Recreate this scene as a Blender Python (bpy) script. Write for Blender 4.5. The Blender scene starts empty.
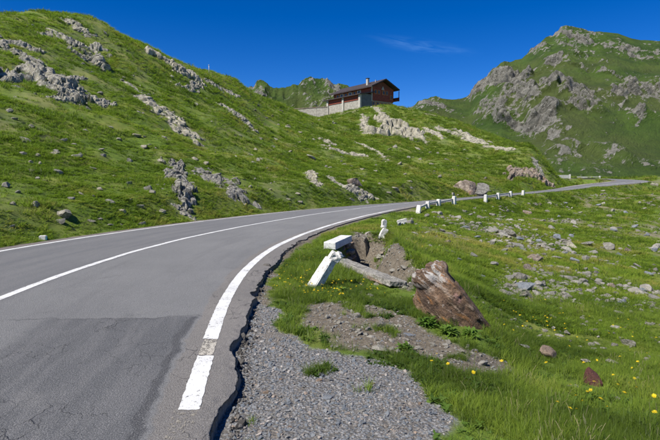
import bpy, bmesh, math, random
import numpy as np
from mathutils import Vector, Matrix, Euler

random.seed(7)
rng = np.random.default_rng(7)
SC = bpy.context.scene
COL = SC.collection

# ------------------------------------------------------------------ camera
FPX, PITCH = 480.64, 0.09512           # focal length in 660-px units, downward pitch
cam_d = bpy.data.cameras.new('camera'); cam = bpy.data.objects.new('camera', cam_d); COL.objects.link(cam)
cam_d.sensor_width = 36.0; cam_d.lens = FPX / 660 * 36
cam_d.clip_start = 0.05; cam_d.clip_end = 5000
cam.location = (0, 0, 0); cam.rotation_euler = (math.pi / 2 - PITCH, 0, 0)
SC.camera = cam

# ------------------------------------------------------------------ sky and sun
SUN_AZ = math.atan2(-0.70, -0.58)      # compass-like: x = sin, y = cos
SUN_EL = math.radians(52)
SKY_STRENGTH, SUN_STRENGTH = 0.115, 5.0
world = bpy.data.worlds.new('World'); SC.world = world; world.use_nodes = True
def build_world():
    nt = world.node_tree; N = nt.nodes; L = nt.links; N.clear()
    out = N.new('ShaderNodeOutputWorld'); bg = N.new('ShaderNodeBackground'); sky = N.new('ShaderNodeTexSky')
    sky.sky_type = 'NISHITA'; sky.sun_disc = False
    sky.sun_elevation = SUN_EL; sky.sun_rotation = SUN_AZ
    sky.altitude = 2000; sky.air_density = 0.75; sky.dust_density = 0.0; sky.ozone_density = 3.0
    hs = N.new('ShaderNodeHueSaturation'); hs.inputs['Saturation'].default_value = 1.40; hs.inputs['Value'].default_value = 0.82; hs.inputs['Hue'].default_value = 0.514
    L.new(sky.outputs[0], hs.inputs['Color'])
    # one faint high wisp of cirrus
    tc = N.new('ShaderNodeTexCoord')
    d0 = Vector(((418 - 330) / FPX, 1.0, (174 - 50) / FPX)).normalized()
    mp = N.new('ShaderNodeMapping'); mp.vector_type = 'POINT'
    yaw = math.atan2(d0.x, d0.y)
    sub = N.new('ShaderNodeVectorMath'); sub.operation = 'SUBTRACT'; sub.inputs[1].default_value = d0
    L.new(tc.outputs['Generated'], sub.inputs[0])
    rot = N.new('ShaderNodeVectorRotate'); rot.rotation_type = 'Y_AXIS'; rot.inputs['Angle'].default_value = -0.18
    L.new(sub.outputs[0], rot.inputs['Vector'])
    mp.inputs['Scale'].default_value = (9, 9, 70); L.new(rot.outputs[0], mp.inputs['Vector'])
    ln = N.new('ShaderNodeVectorMath'); ln.operation = 'LENGTH'; L.new(mp.outputs[0], ln.inputs[0])
    fall = N.new('ShaderNodeMapRange'); fall.interpolation_type = 'SMOOTHSTEP'
    fall.inputs[1].default_value = 1.15; fall.inputs[2].default_value = 0.0; fall.inputs[3].default_value = 0; fall.inputs[4].default_value = 1
    L.new(ln.outputs['Value'], fall.inputs[0])
    mp2 = N.new('ShaderNodeMapping'); mp2.inputs['Scale'].default_value = (16, 16, 110); L.new(rot.outputs[0], mp2.inputs['Vector'])
    nz = N.new('ShaderNodeTexNoise'); nz.inputs['Scale'].default_value = 1.2; nz.inputs['Detail'].default_value = 6; nz.inputs['Distortion'].default_value = 0.8
    L.new(mp2.outputs[0], nz.inputs['Vector'])
    nr_ = N.new('ShaderNodeMapRange'); nr_.inputs[1].default_value = .38; nr_.inputs[2].default_value = .72; L.new(nz.outputs[0], nr_.inputs[0])
    m = N.new('ShaderNodeMath'); m.operation = 'MULTIPLY'; L.new(fall.outputs[0], m.inputs[0]); L.new(nr_.outputs[0], m.inputs[1])
    m2 = N.new('ShaderNodeMath'); m2.operation = 'MULTIPLY'; m2.inputs[1].default_value = 0.10; L.new(m.outputs[0], m2.inputs[0])
    mix = N.new('ShaderNodeMixRGB'); mix.inputs[2].default_value = (3.2, 6.0, 9.5, 1)
    L.new(m2.outputs[0], mix.inputs[0]); L.new(hs.outputs[0], mix.inputs[1])
    L.new(mix.outputs[0], bg.inputs[0]); bg.inputs[1].default_value = SKY_STRENGTH
    L.new(bg.outputs[0], out.inputs[0])
build_world()
sun_d = bpy.data.lights.new('sun', 'SUN'); sun = bpy.data.objects.new('sun', sun_d); COL.objects.link(sun)
sun_d.energy = SUN_STRENGTH; sun_d.angle = math.radians(0.53); sun_d.color = (1.0, 0.955, 0.89)
SUN_DIR = Vector((math.sin(SUN_AZ) * math.cos(SUN_EL), math.cos(SUN_AZ) * math.cos(SUN_EL), math.sin(SUN_EL)))
sun.rotation_euler = SUN_DIR.to_track_quat('Z', 'Y').to_euler(); sun.location = (-40, -25, 50)
SC.view_settings.view_transform = 'Standard'; SC.view_settings.look = 'None'
SC.view_settings.exposure = 0.58; SC.view_settings.gamma = 1.0; SC.view_settings.use_curve_mapping = False
SC.render.engine = 'CYCLES'
SC.cycles.use_denoising = True
SC.cycles.max_bounces = 4; SC.cycles.diffuse_bounces = 2; SC.cycles.glossy_bounces = 2; SC.cycles.transmission_bounces = 3
SC.cycles.transparent_max_bounces = 6
SC.cycles.use_adaptive_sampling = True; SC.cycles.adaptive_threshold = 0.03

# ------------------------------------------------------------------ numeric helpers
def _hash(ix, iy, iz, seed):
    h = (ix.astype(np.int64) * 374761393 + iy.astype(np.int64) * 668265263 + iz.astype(np.int64) * 2147483647 + seed * 1274126177) & 0xffffffff
    h = ((h ^ (h >> 13)) * 1274126177) & 0xffffffff
    h = (h ^ (h >> 16)) & 0xffffffff
    return h / 4294967296.0
def vnoise(x, y, z=None, seed=0):
    """value noise in -1..1"""
    x = np.asarray(x, float); y = np.asarray(y, float)
    z = np.zeros_like(x) if z is None else np.asarray(z, float)
    ix, iy, iz = np.floor(x), np.floor(y), np.floor(z)
    fx, fy, fz = x - ix, y - iy, z - iz
    fx = fx * fx * fx * (fx * (fx * 6 - 15) + 10); fy = fy * fy * fy * (fy * (fy * 6 - 15) + 10); fz = fz * fz * (3 - 2 * fz)
    r = 0
    for dz in (0, 1):
        wz = fz if dz else 1 - fz
        if dz == 1 and not np.any(fz): continue
        for dy in (0, 1):
            wy = fy if dy else 1 - fy
            for dx in (0, 1):
                wx = fx if dx else 1 - fx
                r = r + wx * wy * wz * _hash(ix + dx, iy + dy, iz + dz, seed)
    return r * 2 - 1
def fbm(x, y, z=None, seed=0, octaves=4, gain=0.5, lac=2.03):
    a, s, tot = 1.0, 0.0, 0.0
    f = 1.0
    for o in range(octaves):
        s = s + a * vnoise(x * f + 17.3 * o, y * f - 9.1 * o, None if z is None else z * f + 3.7 * o, seed + o)
        tot += a; a *= gain; f *= lac
    return s / tot
def ridged(x, y, seed=0, octaves=4, gain=0.55):
    a, s, tot, f = 1.0, 0.0, 0.0, 1.0
    for o in range(octaves):
        s = s + a * (1 - np.abs(vnoise(x * f + 11.7 * o, y * f + 5.3 * o, None, seed + o)))
        tot += a; a *= gain; f *= 2.1
    return s / tot
def sstep(a, b, x):
    t = np.clip((x - a) / (b - a), 0, 1); return t * t * (3 - 2 * t)
CP, SP = math.cos(PITCH), math.sin(PITCH)
def ray(u, v):
    du, dv = (u - 330) / FPX, (220 - v) / FPX
    return np.array([du, CP + SP * dv, -SP + CP * dv])
def at(u, v, Y):
    d = ray(u, v); return d * (Y / d[1])

# ------------------------------------------------------------------ road centreline (fitted to the photograph)
KS = np.array([0, 6, 12, 18, 24, 32, 42, 55, 70, 90, 110.])
KK = np.array([-0.0309, 0.0361, 0.0396, 0.0207, 0.0187, 0.0179, 0.0017, -0.0017, -0.0033, -0.005, -0.0048])
KG = np.array([0.0037, -0.0179, -0.0231, -0.013, -0.0086, -0.0047, -0.0047, -0.0009, -0.0043, -0.004, -0.0046])
W = 2.9403
def centreline():
    ds = 0.1; S = np.arange(0, 84 + 1e-6, ds)
    k = np.interp(S, KS, KK); g = np.interp(S, KS, KG)
    th = -0.09796 + np.concatenate([[0], np.cumsum((k[1:] + k[:-1]) / 2 * ds)])
    tx, ty = np.sin(th), np.cos(th)
    x = -3.5961 + np.concatenate([[0], np.cumsum((tx[1:] + tx[:-1]) / 2 * ds)])
    y = 0.3 + np.concatenate([[0], np.cumsum((ty[1:] + ty[:-1]) / 2 * ds)])
    z = -1.5845 + np.concatenate([[0], np.cumsum((g[1:] + g[:-1]) / 2 * ds)])
    b = np.interp(S, [0, 15, 40], [0.0332, -0.0115, -0.0864])
    # backwards, straight
    sb = np.arange(-14, 0, ds)
    xb = x[0] + sb * tx[0]; yb = y[0] + sb * ty[0]; zb = np.full_like(sb, z[0]); bb = np.full_like(sb, b[0])
    # forward, the left hand bend at the far end
    ext = np.array([[x[-8], y[-8], z[-8]], [x[-1], y[-1], z[-1]], [47, 86.5, -2.12], [58, 99, -1.95], [67.5, 108, -1.7], [71, 115, -1.42], [68, 121, -1.15], [60, 124.5, -1.0], [50, 125.5, -.9], [40, 126, -.8]])
    P = []
    for i in range(1, len(ext) - 2):
        p0, p1, p2, p3 = ext[i - 1], ext[i], ext[i + 1], ext[i + 2]
        n = max(4, int(np.linalg.norm(p2 - p1) / ds))
        m1 = (p2 - p1) if i == 1 else (p2 - p0) / 2
        m2 = (p3 - p1) / 2
        t = np.linspace(0, 1, n, endpoint=False)[:, None]
        P.append((2 * t**3 - 3 * t**2 + 1) * p1 + (t**3 - 2 * t**2 + t) * m1 + (-2 * t**3 + 3 * t**2) * p2 + (t**3 - t**2) * m2)
    E_ = np.concatenate(P)[1:]
    be = np.linspace(1, 0, 400); be = np.concatenate([be, np.zeros(max(0, len(E_) - 400))])[:len(E_)] * b[-1]
    X = np.concatenate([xb, x, E_[:, 0]]); Y = np.concatenate([yb, y, E_[:, 1]]); Z = np.concatenate([zb, z, E_[:, 2]]); B = np.concatenate([bb, b, be])
    T = np.stack([np.gradient(X), np.gradient(Y)], 1)
    for i in range(3):
        T = np.stack([np.convolve(np.pad(T[:, j], 6, mode='edge'), np.ones(13) / 13, 'valid') for j in (0, 1)], 1)
    T /= np.linalg.norm(T, axis=1)[:, None]
    Sx = np.concatenate([[0], np.cumsum(np.hypot(np.diff(X), np.diff(Y)))]) - 14
    return Sx, X, Y, Z, B, T
RS, RX, RY, RZ, RB, RT = centreline()
def road_pt(s, t):
    """world point of road coordinates: s along, t to the right"""
    x, y, z, b = (np.interp(s, RS, a) for a in (RX, RY, RZ, RB))
    tx, ty = np.interp(s, RS, RT[:, 0]), np.interp(s, RS, RT[:, 1])
    n = np.hypot(tx, ty)
    return np.stack([x + t * ty / n, y - t * tx / n, z - b * t], -1)
def road_near(x, y):
    """nearest road coordinates (s, t, z of the road surface there)"""
    x = np.ravel(x); y = np.ravel(y)
    best = np.full(len(x), 1e9); bi = np.zeros(len(x), int)
    idx = np.arange(0, len(RS), 8)
    for a in range(0, len(x), 20000):
        xa, ya = x[a:a + 20000], y[a:a + 20000]
        d = (xa[:, None] - RX[idx])**2 + (ya[:, None] - RY[idx])**2
        j = np.argmin(d, 1); bi[a:a + 20000] = idx[j]
    lo = np.clip(bi - 7, 0, len(RS) - 1)
    for k in range(15):
        j = np.clip(lo + k, 0, len(RS) - 1)
        d = (x - RX[j])**2 + (y - RY[j])**2
        m = d < best; best[m] = d[m]; bi[m] = j[m]
    dx, dy = x - RX[bi], y - RY[bi]
    t = dx * RT[bi, 1] - dy * RT[bi, 0]
    ds = dx * RT[bi, 0] + dy * RT[bi, 1]
    far = np.abs(ds) > 0.4
    t = np.where(far, np.sign(t) * np.sqrt(best), t)
    return RS[bi] + np.clip(ds, -.2, .2), t, RZ[bi] - RB[bi] * np.clip(t, -6, 6)

# ------------------------------------------------------------------ terrain: heights surveyed at control points, thin-plate surface between
CTRL = []
def cp(u, v, Y): CTRL.append(at(u, v, Y))
def cw(x, y, z): CTRL.append(np.array([x, y, z], float))
def crest(u, v, Y):
    p = at(u, v, Y); CTRL.append(p); q = p * 1.35; q[2] = p[2] * 0.98 - 0.4; CTRL.append(q); q = p * 2.2; q[2] = p[2] * 0.8 - 3; CTRL.append(q)
# left hillside, column by column from the road edge up to the crest
for u, rows in {
    -150: [(262, 8.2), (205, 11.5), (150, 16.5), (100, 23), (50, 32)],
    -60: [(252, 9.0), (203, 13), (150, 19), (100, 27), (50, 37)],
    20: [(241, 10.2), (200, 15.5), (150, 22.5), (100, 32), (55, 43)],
    100: [(230.5, 12.4), (195, 19), (150, 27.5), (105, 39), (60, 53)],
    180: [(221, 15.8), (190, 23), (150, 34), (115, 48), (85, 63)],
    260: [(211, 20.5), (180, 33), (150, 50), (125, 74), (106, 100)],
    330: [(205, 25.5), (180, 42), (155, 67), (135, 96), (120, 125)],
    400: [(199.5, 32), (180, 52), (160, 78), (140, 104), (115, 126)],
    450: [(194, 39), (180, 58), (162, 82), (140, 108)],
    500: [(190, 53), (180, 68), (165, 86), (152, 97)],
    530: [(187, 66), (180, 74), (167, 86), (155, 94)],
}.items():
    for v, Y in rows: cp(u, v, Y)
for u, v, Y in [(-150, 8, 42), (-60, 9, 48), (0, 10.5, 55), (34, 12.5, 59), (66, 17, 63), (96, 26, 67), (113, 35, 70), (134, 42, 73), (154, 51, 77), (178, 59.5, 82), (206, 70, 88),
                (221, 75.5, 93), (241, 86, 101), (264, 99, 112), (288, 110, 126), (300, 118, 133), (322, 118, 143), (345, 114.5, 147),
                (360, 111, 141), (370, 107.5, 137), (385, 105.5, 136), (398, 106.5, 134), (415, 111.5, 129), (432, 116.5, 125), (450, 124, 119), (474, 135, 112), (508, 144, 105), (532, 148, 100)]:
    crest(u, v, Y)
for p in [(18, 150, 15.5), (8, 158, 15.5), (0, 165, 15), (-8, 172, 15)]: cw(*p)   # the cabin's terrace
for u, rows in {   # end of the spur and the ground inside the far bend
    546: [(170, 92), (184, 84), (188, 76)], 560: [(186.5, 88), (184, 97), (181, 110), (179, 128)], 590: [(179.5, 130)], 640: [(178, 132)], 700: [(179, 130)]}.items():
    for v, Y in rows: cp(u, v, Y)
# the shoulder and the slope on the right
for u, rows in {
    250: [(440, 3.15), (330, 5.35)], 300: [(440, 3.12), (340, 5.05), (300, 6.7), (270, 8.8)],
    340: [(440, 3.12), (345, 4.9), (300, 6.75), (268, 9.1), (240, 12.9)],
    385: [(440, 3.13), (345, 4.95), (300, 6.8), (265, 9.5), (240, 13.2), (222, 18)],
    430: [(440, 3.17), (350, 4.95), (300, 7.0), (250, 12.4), (225, 18.8), (211, 26)],
    480: [(440, 3.2), (370, 4.6), (310, 6.9), (260, 12.4), (225, 21.8), (206, 34)],
    520: [(440, 3.25), (380, 4.6), (330, 6.8), (280, 11.2), (240, 19.5), (215, 30.5), (200, 46)],
    600: [(440, 3.32), (380, 4.95), (300, 10.2), (250, 20), (220, 32.5), (202, 50), (192, 72)],
    660: [(440, 3.36), (350, 6.3), (300, 10.8), (250, 22), (215, 42), (195, 70), (183, 105)],
    760: [(440, 3.4), (350, 6.6), (300, 11.5), (250, 24), (215, 46), (195, 76), (184, 110)],
}.items():
    for v, Y in rows: cp(u, v, Y)
for p in [(1.5, 1.0, -1.8), (0.2, .6, -1.8), (3, 1.2, -1.85), (5, 0.5, -2.1), (9, 1, -2.7), (16, 3, -3.6), (30, 5, -5), (60, 20, -5.5), (120, 60, -5), (170, 90, -4),
          (1.5, -3, -1.85), (4, -4, -2.1), (9, -6, -2.8), (25, -12, -4.5), (80, -20, -6),
          (-8, -2, -1.5), (-9, 2, -1.45), (-12, -3, -.3), (-14, 5, .2), (-25, 0, 6), (-26, 12, 7), (-45, 5, 16), (-46, 25, 17.5), (-80, 30, 14), (-80, -5, 14), (-120, 60, 8),
          (120, 150, -3), (60, 170, -4), (20, 200, 5), (160, 160, -4), (100, 250, -8), (200, 220, -8), (0, 300, -5), (-100, 250, 0), (-60, 180, 8)]:
    cw(*p)
CTRL = np.array(CTRL)
def qmap(x, y):
    r = np.hypot(x, y); return np.stack([np.arctan2(x, y), 0.55 * np.log(np.maximum(r, .3))], -1)
def tps_fit(P, V, lam=4e-5):
    d2 = ((P[:, None] - P[None])**2).sum(-1); K = np.where(d2 > 0, d2 * np.log(d2 + 1e-12) / 2, 0) + lam * np.eye(len(P))
    Q = np.concatenate([np.ones((len(P), 1)), P], 1)
    A = np.block([[K, Q], [Q.T, np.zeros((3, 3))]])
    return np.linalg.solve(A, np.concatenate([V, np.zeros(3)]))
QP = qmap(CTRL[:, 0], CTRL[:, 1]); TW = tps_fit(QP, CTRL[:, 2])
def tps_eval(x, y):
    q = qmap(x, y); out = np.zeros(len(q))
    for a in range(0, len(q), 20000):
        p = q[a:a + 20000]; d2 = ((p[:, None] - QP[None])**2).sum(-1)
        out[a:a + 20000] = (d2 * np.log(d2 + 1e-12) / 2) @ TW[:-3] + TW[-3] + p @ TW[-2:]
    return out
PIT = np.array([[0.92, 13.0], [0.70, 12.0], [0.52, 11.0], [0.50, 10.2], [0.85, 9.3], [1.25, 8.2]])     # trench beside the culvert
def seg_dist(x, y, poly):
    """distance to a polyline, sign (+ right) and parameter 0..1"""
    best = np.full(np.shape(x), 1e9); sg = np.zeros(np.shape(x)); par = np.zeros(np.shape(x)); n = len(poly) - 1
    for i in range(n):
        a, b = poly[i], poly[i + 1]; d = b - a; l2 = d @ d
        t = np.clip(((x - a[0]) * d[0] + (y - a[1]) * d[1]) / l2, 0, 1)
        px, py = x - a[0] - t * d[0], y - a[1] - t * d[1]; D = np.hypot(px, py)
        m = D < best; best = np.where(m, D, best); sg = np.where(m, np.sign(px * d[1] - py * d[0]), sg); par = np.where(m, (i + t) / n, par)
    return best, sg, par
def height(x, y, detail=True):
    x = np.ravel(np.asarray(x, float)); y = np.ravel(np.asarray(y, float))
    z = tps_eval(x, y); r = np.hypot(x, y)
    s, t, zr = road_near(x, y)
    at_ = np.abs(t)
    dl = -t - (W + 0.45); dr = t - (W + 0.30)
    out = np.where(t < 0, dl, dr)
    if detail:
        hum = 0.30 * fbm(x / 2.6, y / 2.6, seed=3, octaves=4) + 0.95 * fbm(x / 11, y / 11, seed=9, octaves=3) * sstep(14, 45, r)
        terr = 0.10 * np.abs(np.sin((z * 2.1 + 1.6 * fbm(x / 7, y / 7, seed=21)) * math.pi)) * sstep(6, 20, r)
        far = sstep(10, 40, r)
        calm = 1 - .85 * np.exp(-((x - 12) ** 2 + (y - 146) ** 2) / 26 ** 2); hum = hum * calm; terr = terr * calm
        z = z + (hum * (0.25 + 0.9 * far) + terr) * sstep(0.3, 3.5, out) * np.where(t > 0, 0.55, 1.0)
        z = z + 0.035 * fbm(x / .35, y / .35, seed=5, octaves=3) * sstep(0.2, 1.0, out)
    bl = sstep(0.05, np.where(t < 0, 2.2, 3.0), out)
    base = zr - np.where(t < 0, 0.05, 0.092 - .052 * sstep(7, 13, s)) - np.where(t > 0, 0.02 + .07 * sstep(18, 30, s), 0.0) * np.clip(out, 0, 3)
    z = np.where(out < 0.05, base, base * (1 - bl) + z * bl)
    # trench: steep on the wall side (left), earth bank on the right
    near = (x > -1.5) & (x < 4) & (y > 6) & (y < 15.5)
    if near.any():
        xn, yn = x[near], y[near]
        D, sg, par = seg_dist(xn, yn, PIT)   # polyline runs towards the camera: + side is the -x side
        depth = np.interp(par, [0, .1, .5, .8, 1], [0.60, 1.25, 1.25, 0.60, 0.05])
        lf = 1 - sstep(0.24, 0.38, D); rt = 1 - sstep(0.10, 1.05, D + 0.12 * fbm(xn / .4, yn / .4, seed=8))
        cut = np.where(sg > 0, lf, rt)
        bank = np.where(sg < 0, np.exp(-((D - 1.0) / .45)**2) * np.interp(par, [0, .3, .8, 1], [.12, .2, .2, .1]), 0)
        zn = z[near] - depth * cut + bank + 0.05 * cut * fbm(xn / .15, yn / .15, seed=31, octaves=3)
        z[near] = zn
    return z
def ground_px(u, v, ymax=180):
    """first hit of the pixel's sight line with the ground"""
    d = ray(u, v); d = d / d[1]
    Ys = np.exp(np.linspace(math.log(1.5), math.log(ymax), 700))
    P = Ys[:, None] * d[None]
    h = height(P[:, 0], P[:, 1]); below = P[:, 2] < h
    i = int(np.argmax(below)) if below.any() else len(Ys) - 1
    if i == 0: return P[0]
    f0, f1 = P[i - 1, 2] - h[i - 1], P[i, 2] - h[i]; k = f0 / (f0 - f1) if f0 != f1 else 0
    return P[i - 1] + (P[i] - P[i - 1]) * np.clip(k, 0, 1)
def hz(x, y): return float(height(np.array([x]), np.array([y]))[0])
def poly_world(pts): return np.array([ground_px(u, v)[:2] for u, v in pts])
def in_poly(x, y, poly):
    c = np.zeros(len(x), bool); n = len(poly)
    for i in range(n):
        a, b = poly[i], poly[(i + 1) % n]
        m = (a[1] > y) != (b[1] > y)
        xi = (b[0] - a[0]) * (y - a[1]) / (b[1] - a[1] + 1e-12) + a[0]
        c ^= m & (x < xi)
    return c
def poly_soft(x, y, poly, soft, seed=0, amp=0.0, sc=.5):
    """1 inside, 0 outside, ramp of width soft, wavy border"""
    d = seg_dist(x, y, np.vstack([poly, poly[:1]]))[0]
    sd = np.where(in_poly(x, y, poly), d, -d)
    if amp: sd = sd + amp * fbm(x / sc, y / sc, seed=seed, octaves=4)
    return sstep(-soft, soft, sd)
GRAVEL = poly_world([(246, 303), (262, 299), (276, 312), (284, 332), (300, 346), (345, 354), (395, 366), (424, 393), (440, 418), (446, 440)])
GRAVEL = np.vstack([GRAVEL, [[1.1, 2.2], [1.4, -2.5], [-1.2, -2.5], [-1.0, 2.5]]])
DIRT = poly_world([(292, 306), (330, 302), (402, 311), (432, 338), (470, 352), (515, 368), (500, 376), (440, 362), (395, 352), (345, 345), (312, 332)])
BANK = poly_world([(350, 231), (386, 234), (410, 257), (420, 275), (412, 292), (396, 287), (380, 280), (360, 268), (350, 250)])
def cover(x, y):
    """gravel, bare earth and grass amounts of the ground"""
    x = np.ravel(x); y = np.ravel(y)
    near = (np.hypot(x, y) < 18)
    g = np.zeros(len(x)); e = np.zeros(len(x))
    xn, yn = x[near], y[near]
    g[near] = poly_soft(xn, yn, GRAVEL, 0.06, 41, .22, .5)
    e[near] = np.maximum(poly_soft(xn, yn, DIRT, 0.10, 43, .28, .45), poly_soft(xn, yn, BANK, 0.06, 44, .10, .4))
    s, t, zr = road_near(x, y)
    r = np.hypot(x, y)
    out = np.where(t < 0, -t - (W + .55), t - (W + .42))
    verge = 1 - sstep(0.0, np.where(t < 0, .25, .22), out + .25 * fbm(x / .6, y / .6, seed=50, octaves=3))
    verge *= np.where(t > 0, 1 - 0.0 * r, 1.0)
    # worn ground on the slope below the road and in patches on the hillside
    worn = sstep(.0, .42, fbm(x / 3.3, y / 3.3, seed=61, octaves=5)) * np.where((t > 0), sstep(8, 16, r), 0.30 * sstep(10, 20, r))
    return g, np.maximum(e, verge), worn

# ------------------------------------------------------------------ object helpers
def mesh_obj(name, verts, faces, mat=None, parent=None, smooth=False, loc=None):
    me = bpy.data.meshes.new(name)
    verts = np.asarray(verts, float)
    if isinstance(faces, np.ndarray):
        k = faces.shape[1]
        me.vertices.add(len(verts)); me.vertices.foreach_set('co', verts.ravel())
        me.loops.add(faces.size); me.loops.foreach_set('vertex_index', faces.ravel().astype(np.int32))
        me.polygons.add(len(faces)); me.polygons.foreach_set('loop_start', np.arange(0, faces.size, k, dtype=np.int32))
        me.update(calc_edges=True)
    else:
        me.from_pydata([tuple(v) for v in verts], [], faces); me.update()
    me.polygons.foreach_set('use_smooth', np.full(len(me.polygons), smooth))
    if mat: me.materials.append(mat)
    o = bpy.data.objects.new(name, me); COL.objects.link(o)
    if loc is not None: o.location = loc
    if parent: o.parent = parent
    return o
def bm_obj(name, bm, mat=None, parent=None, smooth=False):
    me = bpy.data.meshes.new(name); bm.to_mesh(me); bm.free()
    me.polygons.foreach_set('use_smooth', np.full(len(me.polygons), smooth))
    if mat: me.materials.append(mat)
    o = bpy.data.objects.new(name, me); COL.objects.link(o)
    if parent: o.parent = parent
    return o
def tag(o, label=None, cat=None, group=None, kind=None):
    if label: o['label'] = label
    if cat: o['category'] = cat
    if group: o['group'] = group
    if kind: o['kind'] = kind
    return o
def empty(name, loc, rz=0, label=None, cat=None, group=None):
    o = bpy.data.objects.new(name, None); COL.objects.link(o); o.location = loc; o.rotation_euler = (0, 0, rz); o.empty_display_size = .2
    return tag(o, label, cat, group)
def grid_faces(nr, nc):
    i = np.arange(nr - 1)[:, None] * nc + np.arange(nc - 1)[None]
    i = i.ravel(); return np.stack([i, i + 1, i + nc + 1, i + nc], 1)
def fattr(o, name, vals):
    a = o.data.attributes.new(name, 'FLOAT', 'POINT'); a.data.foreach_set('value', np.asarray(vals, np.float32))
def uvattr(o, uv):
    l = o.data.uv_layers.new(name='UVMap'); vi = np.zeros(len(o.data.loops), np.int32); o.data.loops.foreach_get('vertex_index', vi)
    l.data.foreach_set('uv', np.asarray(uv, np.float32)[vi].ravel())

# ------------------------------------------------------------------ material helpers
class NT:
    def __init__(s, name):
        s.m = bpy.data.materials.new(name); s.m.use_nodes = True; s.t = s.m.node_tree; s.t.nodes.clear()
        s.out = s.n('ShaderNodeOutputMaterial'); s.b = s.n('ShaderNodeBsdfPrincipled'); s.l(s.b.outputs[0], s.out.inputs[0])
        s.b.inputs['Specular IOR Level'].default_value = 0.25
    def n(s, k): return s.t.nodes.new(k)
    def l(s, a, b): s.t.links.new(a, b)
    def put(s, v, sock):
        if isinstance(v, bpy.types.NodeSocket): s.l(v, sock)
        elif isinstance(v, (tuple, list)) and len(v) == 3 and sock.type == 'RGBA': sock.default_value = (*v, 1)
        else: sock.default_value = v
    def coord(s, kind='Object'): return s.n('ShaderNodeTexCoord').outputs[kind]
    def mapping(s, v, scale=(1, 1, 1), rot=(0, 0, 0)):
        m = s.n('ShaderNodeMapping'); s.put(v, m.inputs[0]); m.inputs['Scale'].default_value = scale; m.inputs['Rotation'].default_value = rot; return m.outputs[0]
    def noise(s, v, scale, detail=5, rough=.55, dist=0):
        m = s.n('ShaderNodeTexNoise'); s.put(v, m.inputs['Vector']); m.inputs['Scale'].default_value = scale; m.inputs['Detail'].default_value = detail
        m.inputs['Roughness'].default_value = rough; m.inputs['Distortion'].default_value = dist; return m.outputs[0]
    def voro(s, v, scale, feature='F1', out='Distance', rand=1):
        m = s.n('ShaderNodeTexVoronoi'); m.feature = feature; s.put(v, m.inputs['Vector']); m.inputs['Scale'].default_value = scale; m.inputs['Randomness'].default_value = rand; return m.outputs[out]
    def ramp(s, f, lo, hi, a=0, b=1):
        m = s.n('ShaderNodeMapRange'); m.interpolation_type = 'SMOOTHSTEP'; s.put(f, m.inputs[0]); m.inputs[1].default_value = lo; m.inputs[2].default_value = hi; m.inputs[3].default_value = a; m.inputs[4].default_value = b; return m.outputs[0]
    def math(s, op, a, b=None):
        m = s.n('ShaderNodeMath'); m.operation = op; s.put(a, m.inputs[0])
        if b is not None: s.put(b, m.inputs[1])
        return m.outputs[0]
    def mix(s, f, a, b, mode='MIX'):
        m = s.n('ShaderNodeMixRGB'); m.blend_type = mode; s.put(f, m.inputs[0]); s.put(a, m.inputs[1]); s.put(b, m.inputs[2]); return m.outputs[0]
    def attr(s, name, out='Fac', kind='GEOMETRY'):
        m = s.n('ShaderNodeAttribute'); m.attribute_name = name; m.attribute_type = kind; return m.outputs[out]
    def bump(s, h, strength=.5, dist=.05):
        m = s.n('ShaderNodeBump'); m.inputs['Strength'].default_value = strength; m.inputs['Distance'].default_value = dist; s.put(h, m.inputs['Height'])
        s.l(m.outputs[0], s.b.inputs['Normal']); return m.outputs[0]
    def fin(s, col, rough=.85):
        s.put(col, s.b.inputs['Base Color']); s.put(rough, s.b.inputs['Roughness']); return s.m

def rock_mat(name, base, dark, light, scale=1.0, lichen=None, rust=None, streak=None, coord='Object', bumps=.6):
    k = NT(name); c = k.coord(coord)
    if streak: cs = k.mapping(c, streak[0], streak[1])
    else: cs = c
    n1 = k.noise(cs, 1.6 * scale, 8, .62, .4); n2 = k.noise(cs, 6.5 * scale, 6, .6); n3 = k.noise(c, 32 * scale, 4, .6)
    col = k.mix(k.ramp(n1, .33, .66), dark, base)
    col = k.mix(k.ramp(n2, .46, .72), col, light)
    if rust: col = k.mix(k.ramp(k.noise(cs, rust[1] * scale, 5, .6, .5), rust[2], rust[2] + .14), col, rust[0])
    if lichen: col = k.mix(k.ramp(k.noise(c, lichen[1] * scale, 6, .7), lichen[2], lichen[2] + .06), col, lichen[0])
    crack = k.voro(k.mapping(cs, (1, 1, 1.7)), 3.2 * scale, 'DISTANCE_TO_EDGE')
    col = k.mix(k.ramp(n3, .3, .7, .25, 0), col, dark)
    col = k.mix(k.ramp(k.attr('soil'), .25, .8, 0, .9), col, k.mix(k.ramp(n2, .4, .6), (.050, .045, .025), (.055, .095, .014)))
    h = k.math('ADD', k.math('MULTIPLY', n2, .8), k.math('ADD', k.math('MULTIPLY', n3, .3), k.math('MULTIPLY', k.ramp(crack, 0, .06), .35)))
    k.bump(h, bumps, .12 / scale); return k.fin(col, .88)
M = {}
M['grey_rock'] = rock_mat('grey rock', (.30, .28, .225), (.125, .115, .092), (.48, .455, .38), 1.0, ((.36, .35, .19), 5, .58))
M['pale_rock'] = rock_mat('pale rock', (.36, .33, .255), (.15, .135, .10), (.54, .505, .41), .8, ((.32, .31, .17), 4, .55))
M['dark_rock'] = rock_mat('dark layered rock', (.23, .22, .19), (.085, .08, .066), (.42, .40, .35), 1.0, None, None, ((1, 1, 3.2), (0, .5, 0)))
M['tan_rock'] = rock_mat('tan rock', (.27, .215, .16), (.12, .095, .075), (.40, .34, .27), .8, None, ((.22, .125, .075), 1.5, .54))
M['stone'] = rock_mat('field stone', (.27, .255, .22), (.125, .118, .10), (.44, .42, .37), 4.0, ((.38, .37, .25), 8, .62))
M['blue_stone'] = rock_mat('slate stone', (.22, .235, .25), (.11, .12, .135), (.36, .38, .40), 4.0)
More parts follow.
